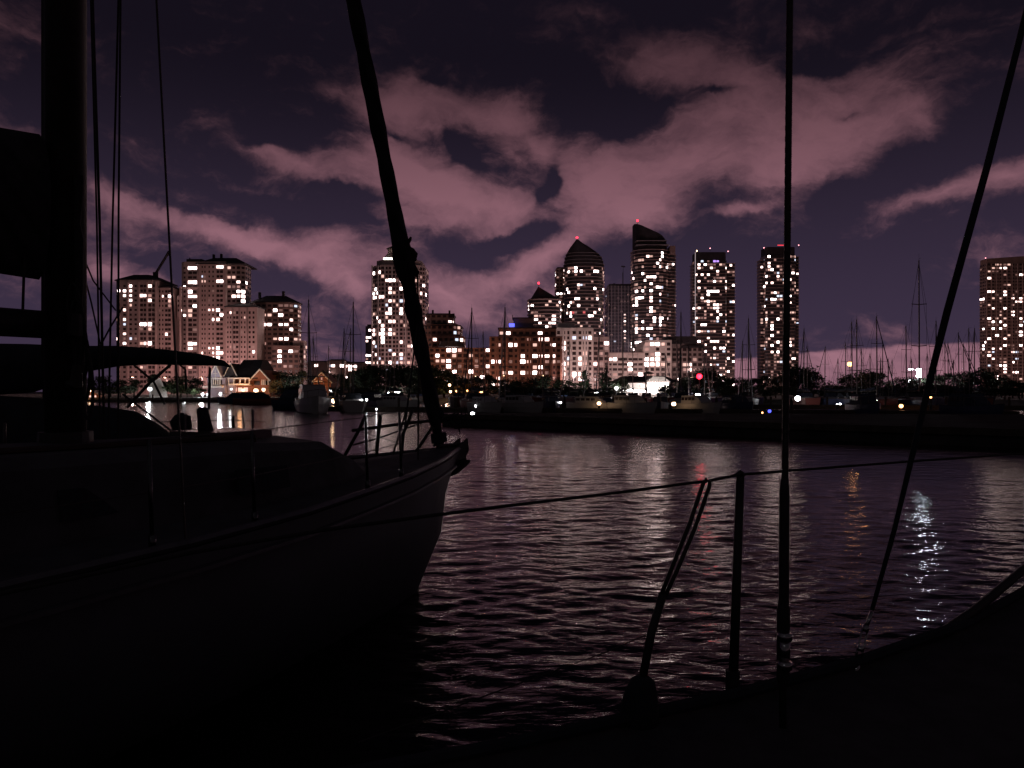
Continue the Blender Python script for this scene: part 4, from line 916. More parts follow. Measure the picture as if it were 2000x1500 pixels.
Y = 176
h = thing('garden_wall', (X(298,Y), Y+3, top), 'pale lit wall panel with a sloping top behind the bright white lamp', 'wall')
x0, x1, x2 = X(281,Y), X(300,Y), X(316,Y)
MB().add([(x0,Y+3,top),(x2,Y+3,top),(x2-.3,Y+3,Z(765,Y)),(x1,Y+3,Z(738,Y)),(x0,Y+3,Z(750,Y))]+[(x0,Y+3.4,top),(x2,Y+3.4,top),(x2-.3,Y+3.4,Z(765,Y)),(x1,Y+3.4,Z(738,Y)),(x0,Y+3.4,Z(750,Y))],
   [(0,1,2,3,4),(9,8,7,6,5)]+[(i,5+i,5+(i+1)%5,(i+1)%5) for i in range(5)]).build('panel', M['white'], h)
h = thing('kiosk', (X(180,174), 174, top), 'little red-lit kiosk with warm lamps, just right of the near mast', 'kiosk')
MB().box(X(166,174), X(192,174), 174, 177, top, Z(771,174)).build('wall', M['siding2'], h)
g = MB(); gable(g, X(163,174), X(195,174), 173.4, 177.5, Z(771,174), Z(762,174)); g.build('roof', M['brick'], h)
for xx, yy in ((169,762),(166,768),(179,763)): MB().sphere((X(xx,174), 173.2, Z(yy,174)), .28, 8, 6).build('lamp', GLOW['warm'], h)
MB().box(X(170,174), X(188,174), 173.94, 173.996, Z(776,174), Z(772,174)).build('window', TONE[1], h)
point('kiosk_light', (X(178,174), 171, Z(766,174)), 140, LC['orange'], h, .3)

# pavilion
Y = 152
h = thing('pavilion', (X(1262,Y), Y, top), 'low pavilion with lit white gable front and small cupola on dark roof', 'pavilion')
MB().box(X(1212,Y), X(1310,Y), Y+1, Y+14, top, Z(748,Y)).build('wall', M['white'], h)
MB().frustum([(X(1206,Y),Y-.5),(X(1330,Y),Y-.5),(X(1330,Y),Y+15),(X(1206,Y),Y+15)], Z(746,Y), [(X(1228,Y),Y+6),(X(1308,Y),Y+6),(X(1308,Y),Y+9),(X(1228,Y),Y+9)], Z(733,Y)).build('roof', M['shingle'], h)
fr = MB(); x0, x1, x2, x3 = X(1259,Y), X(1268,Y), X(1290,Y), X(1307,Y)
fr.add([(x0,Y-1.2,Z(746,Y)),(x3,Y-1.2,Z(746,Y)),(x2+.4,Y-1.2,Z(736,Y)),(x1+.6,Y-1.2,Z(735,Y)),(x0,Y+6,Z(746,Y)),(x3,Y+6,Z(746,Y)),(x2+.4,Y+6,Z(736,Y)),(x1+.6,Y+6,Z(735,Y))],
       [(0,1,2,3),(7,6,5,4),(0,4,5,1),(1,5,6,2),(2,6,7,3),(3,7,4,0)]); fr.build('gable_front', M['white'], h)
MB().box(x0+.2, x3-.2, Y-1.0, Y+.9, top, Z(757,Y)).build('porch_base', M['white'], h)
for k in range(7):
    xa = x0+.3+(x3-x0-.6)*k/7; o = MB().box(xa+.06, xa+(x3-x0-.6)/7-.06, Y-1.05, Y-.9, Z(755.5,Y), Z(747.5,Y)).build('window', emat('pavilion_light', (1,.88,.86), 34), h)
for k in range(8):
    xa = x0+.3+(x3-x0-.6)*k/7; MB().box(xa-.06, xa+.06, Y-1.12, Y-.86, Z(757,Y), Z(746,Y)).build('porch_post', M['trim'], h)
for xa, xb, yy in ((1212,1232,762),(1234,1256,764),(1262,1282,763),(1284,1306,762)): MB().box(X(xa,Y), X(xb,Y), Y-2.3, Y-2.1, Z(yy+2,Y), Z(yy-1.5,Y)).build('light_strip', emat('strip_light', (1,.90,.88), 28), h)
MB().box(X(1269,Y), X(1281,Y), Y+4, Y+7, Z(737,Y), Z(729,Y)).build('cupola', M['frame'], h)
for k in range(3): MB().box(X(1270.3+k*3.6,Y), X(1272.8+k*3.6,Y), Y+3.93, Y+3.997, Z(733,Y), Z(729.8,Y)).build('cupola_window', TONE[2], h)
MB().frustum([(X(1266,Y),Y+3),(X(1284,Y),Y+3),(X(1284,Y),Y+8),(X(1266,Y),Y+8)], Z(729,Y), [(X(1273,Y),Y+5),(X(1277,Y),Y+5),(X(1277,Y),Y+6),(X(1273,Y),Y+6)], Z(724,Y)).build('cupola_roof', M['shingle'], h)
point('porch_light', (X(1283,Y), Y-3.4, Z(757,Y)), 90, (1,.93,.85), h, .5); point('porch_light', (X(1235,Y), Y-3.4, Z(758,Y)), 80, (1,.93,.85), h, .5)

# cars parked along the shore path
def car_proto():
    r = bpy.data.objects.new('parked_car', None); C.objects.link(r)
    prof = [(-2.1,.35),(-2.15,.75),(-1.9,.92),(-1.25,.98),(-.75,1.42),(.55,1.45),(1.15,1.0),(1.95,.88),(2.15,.65),(2.1,.35)]
    m = MB(); m.loft([[(x, -.85, z) for x, z in prof], [(x, -.88, z) for x, z in prof], [(x, .88, z) for x, z in prof]]); m.build('body', M['boatblue'], r)
    MB().add([(-.68,-.9,1.34),(.48,-.9,1.36),(.98,-.9,1.02),(-1.12,-.9,1.0)],[(0,1,2,3)]).add([(-.68,-.885,1.34),(.48,-.885,1.36),(.98,-.885,1.02),(-1.12,-.885,1.0)],[(3,2,1,0)]).build('side_window', M['dark'], r)
    for sx in (-1.35, 1.35):
        for sy in (-.86, .86):
            m = MB(); m.tube([(sx, sy-.09, .32), (sx, sy+.09, .32)], .32, 14); m.build('wheel', M['roof'], r)
    return r
cp = car_proto(); cpx = [(700,164),(733,163),(815,160),(1000,154),(1035,153),(1100,149),(590,168)]
for (px, Y), lb in zip(cpx, zlabels([c[0] for c in cpx], 'dark saloon car parked on the shore path')):
    c = copy_tree(cp, (X(px,Y), Y+4, top+.02), rng.uniform(-.1,.1), None, lb, 'cars parked along the shore'); c['category'] = 'car'
for ch in list(cp.children): bpy.data.objects.remove(ch)
bpy.data.objects.remove(cp)

# ------------------------------------------------------------------ docks
def deck_strip(name, a, b_, w, z, label, m='deckdock', thick=.45, cat='dock'):
    a, b_ = Vector((a[0], a[1], 0)), Vector((b_[0], b_[1], 0)); d = (b_-a).normalized(); nrm = Vector((-d.y, d.x, 0))
    t = thing(name, (a.x, a.y, z), label, cat)
    q = [a, b_, b_+nrm*w, a+nrm*w]; MB().prism([(p.x, p.y) for p in q], z-thick, z).build('deck', M[m], t)
    MB().prism([(p.x, p.y) for p in [a-nrm*.12, b_-nrm*.12, b_-nrm*.003, a-nrm*.003]], z-.22, z+.07).build('fender_board', M['pile'], t)
    L = (b_-a).length if name != 'breakwater' else 0; k = 1 if name == 'breakwater' else 0
    while k*7 < L:
        p = a + d*(k*7+1) + nrm*(w+.25); MB().tube([(p.x, p.y, -1), (p.x, p.y, z+1.1)], .14, 7).build('pile', M['pile'], t); k += 1
    return t
deck_strip('breakwater', (-4.6, 50.6), (32, 19.5), 1.4, .68, 'long low concrete breakwater crossing the right half of the water', 'wetstone', 1.0, 'breakwater')
t = thing('quay', (14, 45, 0), 'dark low quay filling the ground behind the breakwater wall', 'quay')
MB().prism([(-3.6,51.2),(32.8,20.2),(60,34),(42,56),(0,60),(-3.2,57)], -1, .55).build('quay_slab', mat('dark_asphalt', (.030,.026,.026), 1, spec=.03, var=.4, scale=.3), t)
deck_strip('floating_dock', (X(640,88), 88), (X(1990,66), 66), 1.8, .45, 'timber floating dock behind the breakwater with the sterns of yachts')
deck_strip('floating_dock', (X(900,112), 112), (X(2050,92), 92), 1.8, .45, 'farther timber dock beneath the second row of yachts')
deck_strip('floating_dock', (X(170,163), 163), (X(520,150), 150), 2.0, .5, 'shore dock on the far left below the small houses')
DL = [(292,785,150,'whitesoft',.20,'flat white glow standing in for the reflection below the bright lamp'),(361,786,151,'whitesoft',.16,'flat white glow standing in for a reflection at far left, further right'),  # two glowing globes stand in for lamp reflections on the water
      (180,784,152,'warm',.20,'small warm light on the far left dock below the kiosk'),
      (706,782,86,'white',.14,'upper white dock light of a stacked pair left of the furled sail'),(706,792,85.5,'white',.14,'lower white dock light of a stacked pair left of the furled sail'),
      (716,781,86,'white',.12,'white dock light right of the stacked pair'),(923,808,52,'white',.12,'white light low on the left end of the breakwater'),
      (930,793,80,'white',.14,'white dock light above the breakwater end light'),(941,786,84,'warm',.13,'warm dock light behind the left breakwater end'),(939,795,80,'white',.09,'tiny white dock light left of the oxblood hull'),
      (1170,788,78,'warm',.19,'warm dock light among hulls below the pointed tree'),(1095,786,80,'white',.10,'tiny white dock light left of the pointed tree'),(1316,789,76,'warm',.21,'warm dock light right of the pavilion'),(1308,792,75,'orange',.10,'tiny orange dock light beside the warm one right of the pavilion'),
      (1503,803,66,'blue',.15,'blue dock light left of the near vertical stay'),(1489,806,66,'orange',.08,'tiny orange dock light beside the blue one'),(1635,790,76,'white',.08,'tiny white dock light under the tall orange lamp'),
      (1818,776,74,'orange',.10,'dim orange dock light right of the right-hand stay'),(735,799,84,'white',.08,'tiny white dock light near the cruisers, left of the bow rail')]
for (px, py, Y, col, r, lb) in DL: post_lamp(px, py, Y, col, r, 6 if r > .15 else 0, lb, 'dock_light', True, None, .45)

# ------------------------------------------------------------------ moored yachts
def hull_rings(L, beam, free, draft=.35, tx=.75):
    rings = []
    for k in range(13):
        t = k/12; x = -L/2 + L*t                  # stern -> bow at +x
        bw = beam/2*(tx + (1-tx)*math.sin(min(1, t/.45)*math.pi/2)) if t < .45 else beam/2*math.cos((t-.45)/.55*math.pi/2)**.75
        bw = max(bw, .02); zz = free*(1 + .16*(2*t-1)**2 + .12*t); xo = .5*t**3
        ring = [(x+xo, -bw, zz), (x+xo*.8, -bw*.97, zz*.6), (x+xo*.3, -bw*.85, .1), (x, -bw*.45, -draft*.8), (x, 0, -draft), (x, bw*.45, -draft*.8), (x+xo*.3, bw*.85, .1), (x+xo*.8, bw*.97, zz*.6), (x+xo, bw, zz)]
        rings.append(ring)
    return rings
def yacht_proto(seed, L, hullm, coverm, furl=True, wheel=False):
    rg = random.Random(seed); r = bpy.data.objects.new('sailboat', None); C.objects.link(r); beam = L*.32; free = 1.05
    m = MB(); rr = hull_rings(L, beam, free); m.loft(rr); m.build('hull', M[hullm], r, smooth=False)
    dk = MB(); dk.loft([[(q[0][0], q[0][1]*.97, q[0][2]+.02), (q[0][0], 0, q[0][2]+.08), (q[8][0], q[8][1]*.97, q[8][2]+.02)] for q in rr], caps=False); dk.build('deck', M['boatdeck'], r)
    cb = MB(); pr_ = [(-L*.12,.36),(L*.02,.42),(L*.16,.36),(L*.27,.06)]
    cb.loft([[(x, -beam*.30, free), (x, -beam*.27, free+h_), (x, 0, free+h_+.06), (x, beam*.27, free+h_), (x, beam*.30, free)] for x, h_ in pr_]); cab = cb.build('cabin', M['boatwhite'], r)
    w_ = MB()
    for s_ in (-1, 1): MB().box(-L*.08, L*.15, s_*beam*.295-.012, s_*beam*.295+.012, free+.16, free+.3).build('cabin_window', M['dark'], cab)
    mx = L*.10; ht = L*1.32
    MB().tube([(mx,0,free+.3),(mx-.05,0,ht*.55),(mx-.12,0,ht)], [.09,.085,.065], 7).build('mast', M['alu'], r)
    for zz in (ht*.42, ht*.70): MB().tube([(mx-.05,-beam*.30,zz+.05),(mx-.05,0,zz),(mx-.05,beam*.30,zz+.05)], .035, 5).build('spreader', M['alu'], r)
    MB().tube([(mx-.1,0,free+1.25),(mx-L*.40,0,free+1.2)], .07, 6).build('boom', M['alu'], r)
    MB().tube([(mx-.25,0,free+1.65),(mx-L*.15,0,free+1.48),(mx-L*.38,0,free+1.34)], [.20,.19,.11], 8).build('sail_cover', M[coverm], r)
    bow = rr[-1][0]; st = rr[0][0]
    if furl: MB().tube([(bow[0]-.2,0,bow[2]),(mx-.1,0,ht*.97)], [.085,.05], 6).build('furled_headsail', M['boatwhite' if seed % 2 else 'canvas2'], r)
    else: MB().tube([(bow[0]-.2,0,bow[2]),(mx-.1,0,ht*.97)], .018, 4).build('forestay', M['wire'], r)
    MB().tube([(st[0],0,st[2]),(mx-.14,0,ht)], .016, 4).build('backstay', M['wire'], r)
    for sg in (-1, 1): MB().tube([(mx-.1, sg*beam*.47, free),(mx-.05, sg*beam*.30, ht*.42),(mx-.05, sg*beam*.28, ht*.70),(mx-.1,0,ht*.98)], .016, 4).build('shroud', M['wire'], r)
    pl = MB(); z0 = bow[2]; pl.tube([(bow[0]-1.3,-.55,z0-.05),(bow[0]-1.2,-.5,z0+.6),(bow[0]-.1,0,z0+.65),(bow[0]-1.2,.5,z0+.6),(bow[0]-1.3,.55,z0-.05)], .022, 5); pl.build('bow_rail', M['alu'], r)
    dg = MB(); dg.loft([[(x, -beam*.30, free+.3), (x, -beam*.27, free+h_), (x, beam*.27, free+h_), (x, beam*.30, free+.3)] for x, h_ in ((-L*.12,.95),(-L*.04,.98),(L*.02,.45))]); dg.build('spray_hood', M[coverm], r)
    if wheel: MB().tube([(mx-.12,0,ht*.55),(mx+.35,0,ht*.55)], .2, 8).build('radar_dome', M['boatwhite'], r)
    MB().tube([(mx-.12,0,ht),(mx-.12,0,ht+.5)], .012, 4).tube([(mx-.12,0,ht+.08),(mx+.3,0,ht+.12)], .012, 4).build('masthead_gear', M['wire'], r)
    return r, ht
YP = [yacht_proto(1, 9.4, 'boatwhite', 'canvas'), yacht_proto(2, 10.2, 'boatwhite', 'canvas2', True, True), yacht_proto(3, 9.0, 'boatblue', 'canvas', False), yacht_proto(4, 9.6, 'boatred', 'canvas2')]
MAST = [(603,583),(612,655),(641,675),(672,640),(690,588),(684,640),(754,700),(770,690),(762,720),(893,700),(921,600),(944,646),(986,598),(915,668),(948,690),(1060,655),(1078,690),(1112,665),(1150,680),(1170,640),(1186,690),
 (1216,660),(1236,650),(1262,690),(1300,690),(1330,608),(1322,660),(1345,670),(1376,665),(1391,680),(1450,665),(1462,620),(1468,690),(1570,640),(1577,675),(1611,676),(1637,700),(1652,668),(1665,627),(1674,622),(1683,680),(1700,690),(1713,616),(1724,668),(1743,702),(1771,635),(1781,700),(1796,505),(1810,690),(1828,625),(1846,665),(1852,668),(1873,648),(1883,670),(1894,640),(1903,640),(1862,702),(1720,698),(1736,700)]
BY = []
for (px, py) in MAST:
    Y = (12.6-EYE)*F/(HZ-py); Y = min(max(Y, 62), 122) if py > 520 else 100; BY.append(Y)
hull_txt = ['white sailboat, dark sail cover','white sailboat with radar','navy-hulled sailboat','oxblood sailboat']
kinds = [rng.choice([0,1,0,1,2,3,0]) for _ in MAST]
kinds[10] = 3; kinds[12] = 0
for i, (px, py) in enumerate(MAST):
    if px > 1560: kinds[i] = rng.choice([2, 3, 2])
labs = [None]*len(MAST)
for kd in range(4):
    ids = [i for i in range(len(MAST)) if kinds[i] == kd]
    for i, s_ in zip(ids, zlabels([MAST[i][0] for i in ids], hull_txt[kd])): labs[i] = s_
for i, (px, py) in enumerate(MAST):
    r, ht = YP[kinds[i]]; Y = BY[i]; hgt = Z(py, Y); s_ = hgt/(ht+.1); heading = R(rng.choice([-62,-75,-100,-118,-90,78,105])) + rng.uniform(-.1,.1)
    sxy = max(.85, min(1.1, s_)); Lx = .1*9.5*sxy
    c = copy_tree(r, (X(px, Y)-Lx*math.cos(heading), Y-Lx*math.sin(heading), 0), heading, (sxy, sxy, 1), labs[i], 'sailboats moored in the marina'); c['category'] = 'sailboat'
    for ch in c.children:       # the rig's height is each boat's own; the hull keeps its size
        if ch.name.split('.')[0] in ('mast','spreader','furled_headsail','forestay','backstay','shroud','radar_dome','masthead_gear'): ch.scale = (1, 1, s_)
for r, ht in YP:
    for ch in list(r.children):
        for g in list(ch.children): bpy.data.objects.remove(g)
        bpy.data.objects.remove(ch)
    bpy.data.objects.remove(r)
# motor cruisers at the left end
def cruiser(px, Y, L, rz, label, hm='boatwhite', lit=False, tall=1.0, fly=False):
    t = thing('motor_cruiser', (X(px,Y), Y, 0), label, 'motor boat'); t.rotation_euler = (0,0,rz)
    def B(mb, n_, m_, p=t):
        me = bpy.data.meshes.new(n_); me.from_pydata([tuple(v) for v in mb.v], [], mb.f); me.materials.append(m_); o = bpy.data.objects.new(n_, me); C.objects.link(o); o.parent = p; return o
    beam = L*.36; fr = 1.35 if fly else .95
    m = MB(); rr = hull_rings(L, beam, fr, .4, .9); m.loft(rr); B(m, 'hull', M[hm])
    dk = MB(); dk.loft([[(q[0][0], q[0][1]*.97, q[0][2]+.02), (q[0][0], 0, q[0][2]+.06), (q[8][0], q[8][1]*.97, q[8][2]+.02)] for q in rr], caps=False); B(dk, 'deck', M['boatdeck'] if hm == 'boatwhite' else M['teak'])
    c = MB(); c.loft([[(x, -beam*.38, fr), (x+o_, -beam*.33, fr+h_*tall), (x+o_, beam*.33, fr+h_*tall), (x, beam*.38, fr)] for x, h_, o_ in ((-L*.34,1.45,0),(L*.05,1.5,0),(L*.22,.5,-.1))]); cab = B(c, 'cabin', M['boatwhite'] if hm == 'boatwhite' else M['canvas2'])
    w_ = MB()
    for s_ in (-1,1):
        for k in range(4): B(MB().box(-L*.32+k*L*.095, -L*.25+k*L*.095, s_*beam*.358-.03, s_*beam*.358+.03, fr+.65*tall, fr+1.15*tall), 'cabin_window', TONE[3] if lit else M['dark'], cab)
    f = MB().box(-L*.30, L*.04, -beam*.34, beam*.34, fr+1.5*tall+.01, fr+1.6*tall); 
    for xx in (-L*.28, L*.02): f.tube([(xx,-beam*.3,fr+1.6*tall),(xx,-beam*.3,fr+2.4*tall)], .03, 5).tube([(xx,beam*.3,fr+1.6*tall),(xx,beam*.3,fr+2.4*tall)], .03, 5)
    if fly: B(f, 'flybridge', M['boatwhite']); B(MB().box(-L*.30, L*.04, -beam*.34, beam*.34, fr+2.4*tall, fr+2.48*tall), 'bimini_top', M['canvas2'])
    rl = MB(); z0 = rr[-1][0][2]; rl.tube([(q[0][0], q[0][1]*.92, q[0][2]+.7) for q in rr[6:]], .025, 4).tube([(q[8][0], q[8][1]*.92, q[8][2]+.7) for q in rr[6:]], .025, 4)
    for q in rr[6::2]: rl.tube([(q[0][0], q[0][1]*.92, q[0][2]), (q[0][0], q[0][1]*.92, q[0][2]+.7)], .02, 4)
    B(rl, 'guard_rail', M['alu'])
    return t
cruiser(612, 80, 9.5, R(-70), 'big dark motor cruiser with flybridge moored by the warm lamp', 'boatwhite', True, 1.0, True)
cruiser(573, 98, 8, R(-110), 'smaller motor cruiser, left neighbour of the big flybridge one', 'boatblue')
cruiser(507, 132, 8.5, R(15), 'motor cruiser moored below the veranda house', 'boatred', False, .8)
cruiser(462, 142, 7, R(170), 'small motor cruiser left of the one below the veranda house', 'boatblue', False, .7)
cruiser(688, 102, 5.6, R(-60), 'motor cruiser left of the stacked dock lights', 'boatblue', False, .7)
cruiser(722, 98, 5.6, R(-105), 'navy motor cruiser just right of the stacked dock lights', 'boatblue', False, .8)
cruiser(778, 94, 5.6, R(-35), 'white motor cruiser lit orange beneath the pyramid-roofed tower', 'boatwhite', False, .5)
cruiser(950, 80, 5.6, R(-60), 'white motor cruiser left of the one below the brick block', 'boatwhite', False, .5)
cruiser(1020, 80, 5.6, R(-50), 'white motor cruiser, three dark ports, below the brown brick block', 'boatwhite', False, .6)
cruiser(1076, 82, 5.6, R(-85), 'dim grey motor cruiser left of the pointed dark tree', 'boatblue', False, .5)
cruiser(1160, 80, 5.5, R(-15), 'small orange-lit motor cruiser below the pointed dark tree', 'boatwhite', False, .5)
cruiser(1236, 77, 5.6, R(-55), 'white motor cruiser with raked bow below the lit pavilion', 'boatwhite', False, .6)
cruiser(1290, 80, 5.6, R(-100), 'dim motor cruiser beside the warm dock light', 'boatblue', False, .5)
cruiser(1365, 76, 5.6, R(-65), 'pale motor cruiser under the red signal light', 'boatwhite', False, .6)
cruiser(1440, 77, 5.6, R(-80), 'dim motor cruiser left of the blue dock light', 'boatblue', False, .6)
cruiser(1690, 70, 5.6, R(-95), 'unlit motor cruiser below the tall orange lamp', 'boatblue', False, .7)
cruiser(1900, 64, 5.6, R(-80), 'unlit motor cruiser at the right edge of the marina', 'boatblue', False, .7)

# ------------------------------------------------------------------ near sailboat on the left
W0 = Vector((-1.145, 9.04, 0)); D = Vector((.48, .877, 0)).normalized(); Nn = Vector((D.y, -D.x, 0))
def A(s, b, z): p = W0 + D*s + Nn*b; return Vector((p.x, p.y, z))
boat = thing('sailboat', (W0.x-2, W0.y-4, 0), 'large dark sailboat in the left foreground, bow pointing at the open water', 'sailboat')
st = [ # s, half beam deck, deck z, half beam waterline, stem offset
 (.95,.03,1.44),(.55,.22,1.43),(.1,.42,1.41),(-.5,.66,1.39),(-1.3,.93,1.36),(-2.2,1.16,1.33),(-3.2,1.38,1.30),(-4.3,1.52,1.28),(-5.6,1.6,1.27),(-7.0,1.55,1.28),(-8.4,1.35,1.30),(-9.6,1.1,1.33)]
rings = []
for s, b_, z in st:
    bw = max(0, b_-.10)*.86 if s < .1 else b_*.35
    k = max(0, (s+.0)/.95)
    ring = []
    for f_, bb, oz in ((1,b_,0),(.72,b_*.97+.0,0),(.42,(b_*.9+bw*.1),0),(.12,bw*.96,0),(-.18,bw*.6,0)):
        zz = z*f_; back = (1-max(0,f_))*max(0, s+.12)*1.0
        ring.append(A(s-back, bb*(1 if s < .2 else (.35+.65*max(0,f_))), zz))
    ring.append(A(s-max(0, s+.12), 0, -.45 if s < 0 else -.3))
    ring += [A(0,0,0)]*0
    mir = []
    for f_, bb in reversed(((1,b_),(.72,b_*.97),(.42,b_*.9+bw*.1),(.12,bw*.96),(-.18,bw*.6))):
        zz = z*f_; back = (1-max(0,f_))*max(0, s+.12)
        mir.append(A(s-back, -bb*(1 if s < .2 else (.35+.65*max(0,f_))), zz))
    rings.append(ring+mir)
MB().loft(rings).build('hull', M['hullnear'], boat, smooth=True)
dk = MB(); dk.loft([[A(s, b_*.99, z+.01), A(s, b_*.5, z+.05), A(s, 0, z+.07), A(s, -b_*.5, z+.05), A(s, -b_*.99, z+.01)] for s, b_, z in st], caps=False); dk.build('deck', M['decknear'], boat)
for sg in (1,-1): MB().tube([A(s-.02, sg*b_, z+.035) for s, b_, z in st], .028, 6).build('toe_rail', M['toerail'], boat)
MB().tube([A(s-.02, b_*1.0+.012, z-.14) for s, b_, z in st[1:]], .02, 5).build('rubbing_strake', M['toerail'], boat)
cab = MB(); cs = [(-1.35,.42,.06),(-1.75,.55,.22),(-2.15,.66,.37),(-3.2,.80,.42),(-4.6,.88,.44),(-6.2,.9,.46),(-6.5,.9,.44)]
cab.loft([[A(s, w_+.08, 1.30), A(s, w_, 1.36+h_*.9), A(s, w_*.8, 1.38+h_), A(s, 0, 1.42+h_), A(s, -w_*.8, 1.38+h_), A(s, -w_, 1.36+h_*.9), A(s, -w_-.08, 1.30)] for s, w_, h_ in cs]); cabo = cab.build('cabin', M['decknear'], boat)
for s0_ in (-2.9, -4.2, -5.4):
    a = [A(s0_, .87+.012, 1.45), A(s0_-.55, .93+.012, 1.45), A(s0_-.55, .90, 1.63), A(s0_, .84, 1.62)]
    MB().add([p+Nn*.02 for p in a]+a, [(0,1,2,3),(7,6,5,4),(0,4,5,1),(1,5,6,2),(2,6,7,3),(3,7,4,0)]).build('porthole', M['canvas'], cabo)
MB().tube([A(-2.9,.5,1.79), A(-2.9,.5,1.835), A(-5,.55,1.85), A(-5,.55,1.80)], .02, 6).build('grab_rail', M['teak'], cabo)
h_ = MB(); h_.prism([tuple(A(-2.5,.28,0))[:2], tuple(A(-3.1,.28,0))[:2], tuple(A(-3.1,-.28,0))[:2], tuple(A(-2.5,-.28,0))[:2]], 1.80, 1.87); h_.build('hatch', M['dark'], cabo)
b0 = P(405, 872, 6.6); m = MB(); m.tube([b0, b0+Vector((-.01,0,.10)), b0+Vector((-.03,0,.24)), b0+Vector((-.045,0,.325)), b0+Vector((-.045,0,.34))], [.078,.068,.052,.046,.02], 10); m.build('vent_post', M['canvas'], boat, smooth=True)
mb_ = A(-4.15, 0, 0)
mast = MB(); el = lambda z, k=1.0: [(mb_.x + .125*k*math.cos(t), mb_.y + .15*k*math.sin(t), z) for t in [2*math.pi*i/18 for i in range(18)]]
mast.loft([el(1.75), el(8), el(15.2,.85)], closed=True); mst = mast.build('mast', M['alu_dark'], boat, smooth=True)
MB().loft([el(1.78,1.35), el(1.92,1.3)], closed=True).build('mast_collar', M['alu_dark'], mst)
MB().box(mb_.x-.155, mb_.x-.10, mb_.y-.03, mb_.y+.03, 2.4, 14.8).build('sail_track', M['alu_dark'], mst)
for z in (2.25, 2.6): MB().tube([(mb_.x+.10,mb_.y-.12,z),(mb_.x+.17,mb_.y-.17,z),(mb_.x+.18,mb_.y-.18,z+.13)], [.035,.045,.03], 8).build('mast_winch', M['alu_dark'], mst)
# coils of rope hanging at the mast
rg = random.Random(5)
for k in range(5):
    c = Vector((mb_.x+.13+.02*k, mb_.y-.12, 2.95-.12*k)); pts = [c+Vector((.045*math.sin(t), .02*math.cos(t), -.21-.20*math.cos(t)*(1+.06*k))) for t in [2*math.pi*i/16 for i in range(17)]]
    MB().tube(pts, .011, 6).build('rope_coil', M['rope'], mst)
rp = MB().tube([(mb_.x+.145+.008*rg.uniform(-1,1), mb_.y-.1, 2.7+i*.11+.0) for i in range(10)], [.022+.016*rg.random() for i in range(10)], 7); rp.build('rope_bundle', M['rope'], mst)
# boom and stacked mainsail going aft
bm = MB(); g0 = A(-4.35,.0,0); 
bm.tube([A(-4.32,0,2.66), A(-9.2,.0,2.60)], .095, 12); boom = bm.build('boom', M['alu_dark'], boat, smooth=True)
sp = MB(); rgs = []
for k in range(14):
    s = -4.34 - k*.36; hh = .44*(1-k/19.); wv = rg.uniform(-.025,.025)
    rgs.append([A(s, hh*.32*math.cos(t)+wv, 3.50-.012*k + hh*(1.05 if math.sin(t) > 0 else 1.25)*math.sin(t)*.98) for t in [2*math.pi*i/12 for i in range(12)]])
sp.loft(rgs, closed=True); sp.build('sail_stack', M['sail'], boom, smooth=True)
for k in range(7):
    s = -4.48-.16*k if k < 5 else -5.6-.6*(k-5); MB().tube([A(s,.07,2.72), A(s,.09,3.1)], .009, 5).build('sail_tie', M['rope'], boom)
# lazy line down to a second covered rail seen at the far left
bim = MB(); bim.tube([A(-4.6,-.9,2.50), A(-9,-.9,2.44)], .02, 5); bim.build('lifeline_upper', M['wire'], boat)
# forestay with rolled headsail: lumpy, wrapped, with a swelling a third of the way up
fb = Vector((-.90, 9.60, 1.52)); ft = Vector((mb_.x+.1, mb_.y+.12, 15.0)); pts, rs = [], []
for k in range(90):
    t = k/89; p = fb.lerp(ft, t); sag = .10*math.sin(math.pi*t); p = p + Vector((-.05*sag, 0, -sag*.6))
    r = .093*(1-.35*t) + .006*math.sin(k*1.9) + .004*math.sin(k*.8)
    if t < .035: r = .035 + t*1.6
    tt = abs(t-.168)/.022
    if tt < 1: r += .045*(1-tt)
    if .075 < t < .165: r += .010*math.sin(k*2.4)
    pts.append(p); rs.append(r)
fs = MB().tube(pts, rs, 12); fso = fs.build('furled_headsail', M['sail'], boat, smooth=True)
fl = [fb.lerp(ft, .150+.003*i)+Vector((.10+.03*math.sin(i*1.3), -.03, .01*math.cos(i*2))) for i in range(12)]
MB().tube(fl, [.012+.022*math.sin(math.pi*i/11)+.008*rg.random() for i in range(12)], 7).build('sheet_knot', M['rope'], fso)
for dx in (0, .05): MB().tube([fb.lerp(ft,.155)+Vector((.08+dx,-.05,0)), fb.lerp(ft,.11)+Vector((.02+dx*.4,-.1,0)), A(-1.0+dx*6,.55,1.48)+Vector((0,0,.0))], .010, 5).build('jib_sheet', M['rope'], boat)
MB().tube([fb+Vector((0,0,-.06)), fb+Vector((.0,0,.04)), fb+Vector((-.005,0,.05)), fb+Vector((-.02,-.01,.16)), fb+Vector((-.02,-.01,.17)), fb+Vector((-.02,-.01,.2))], [.05,.05,.10,.10,.04,.04], 14).build('furling_drum', M['canvas'], boat)
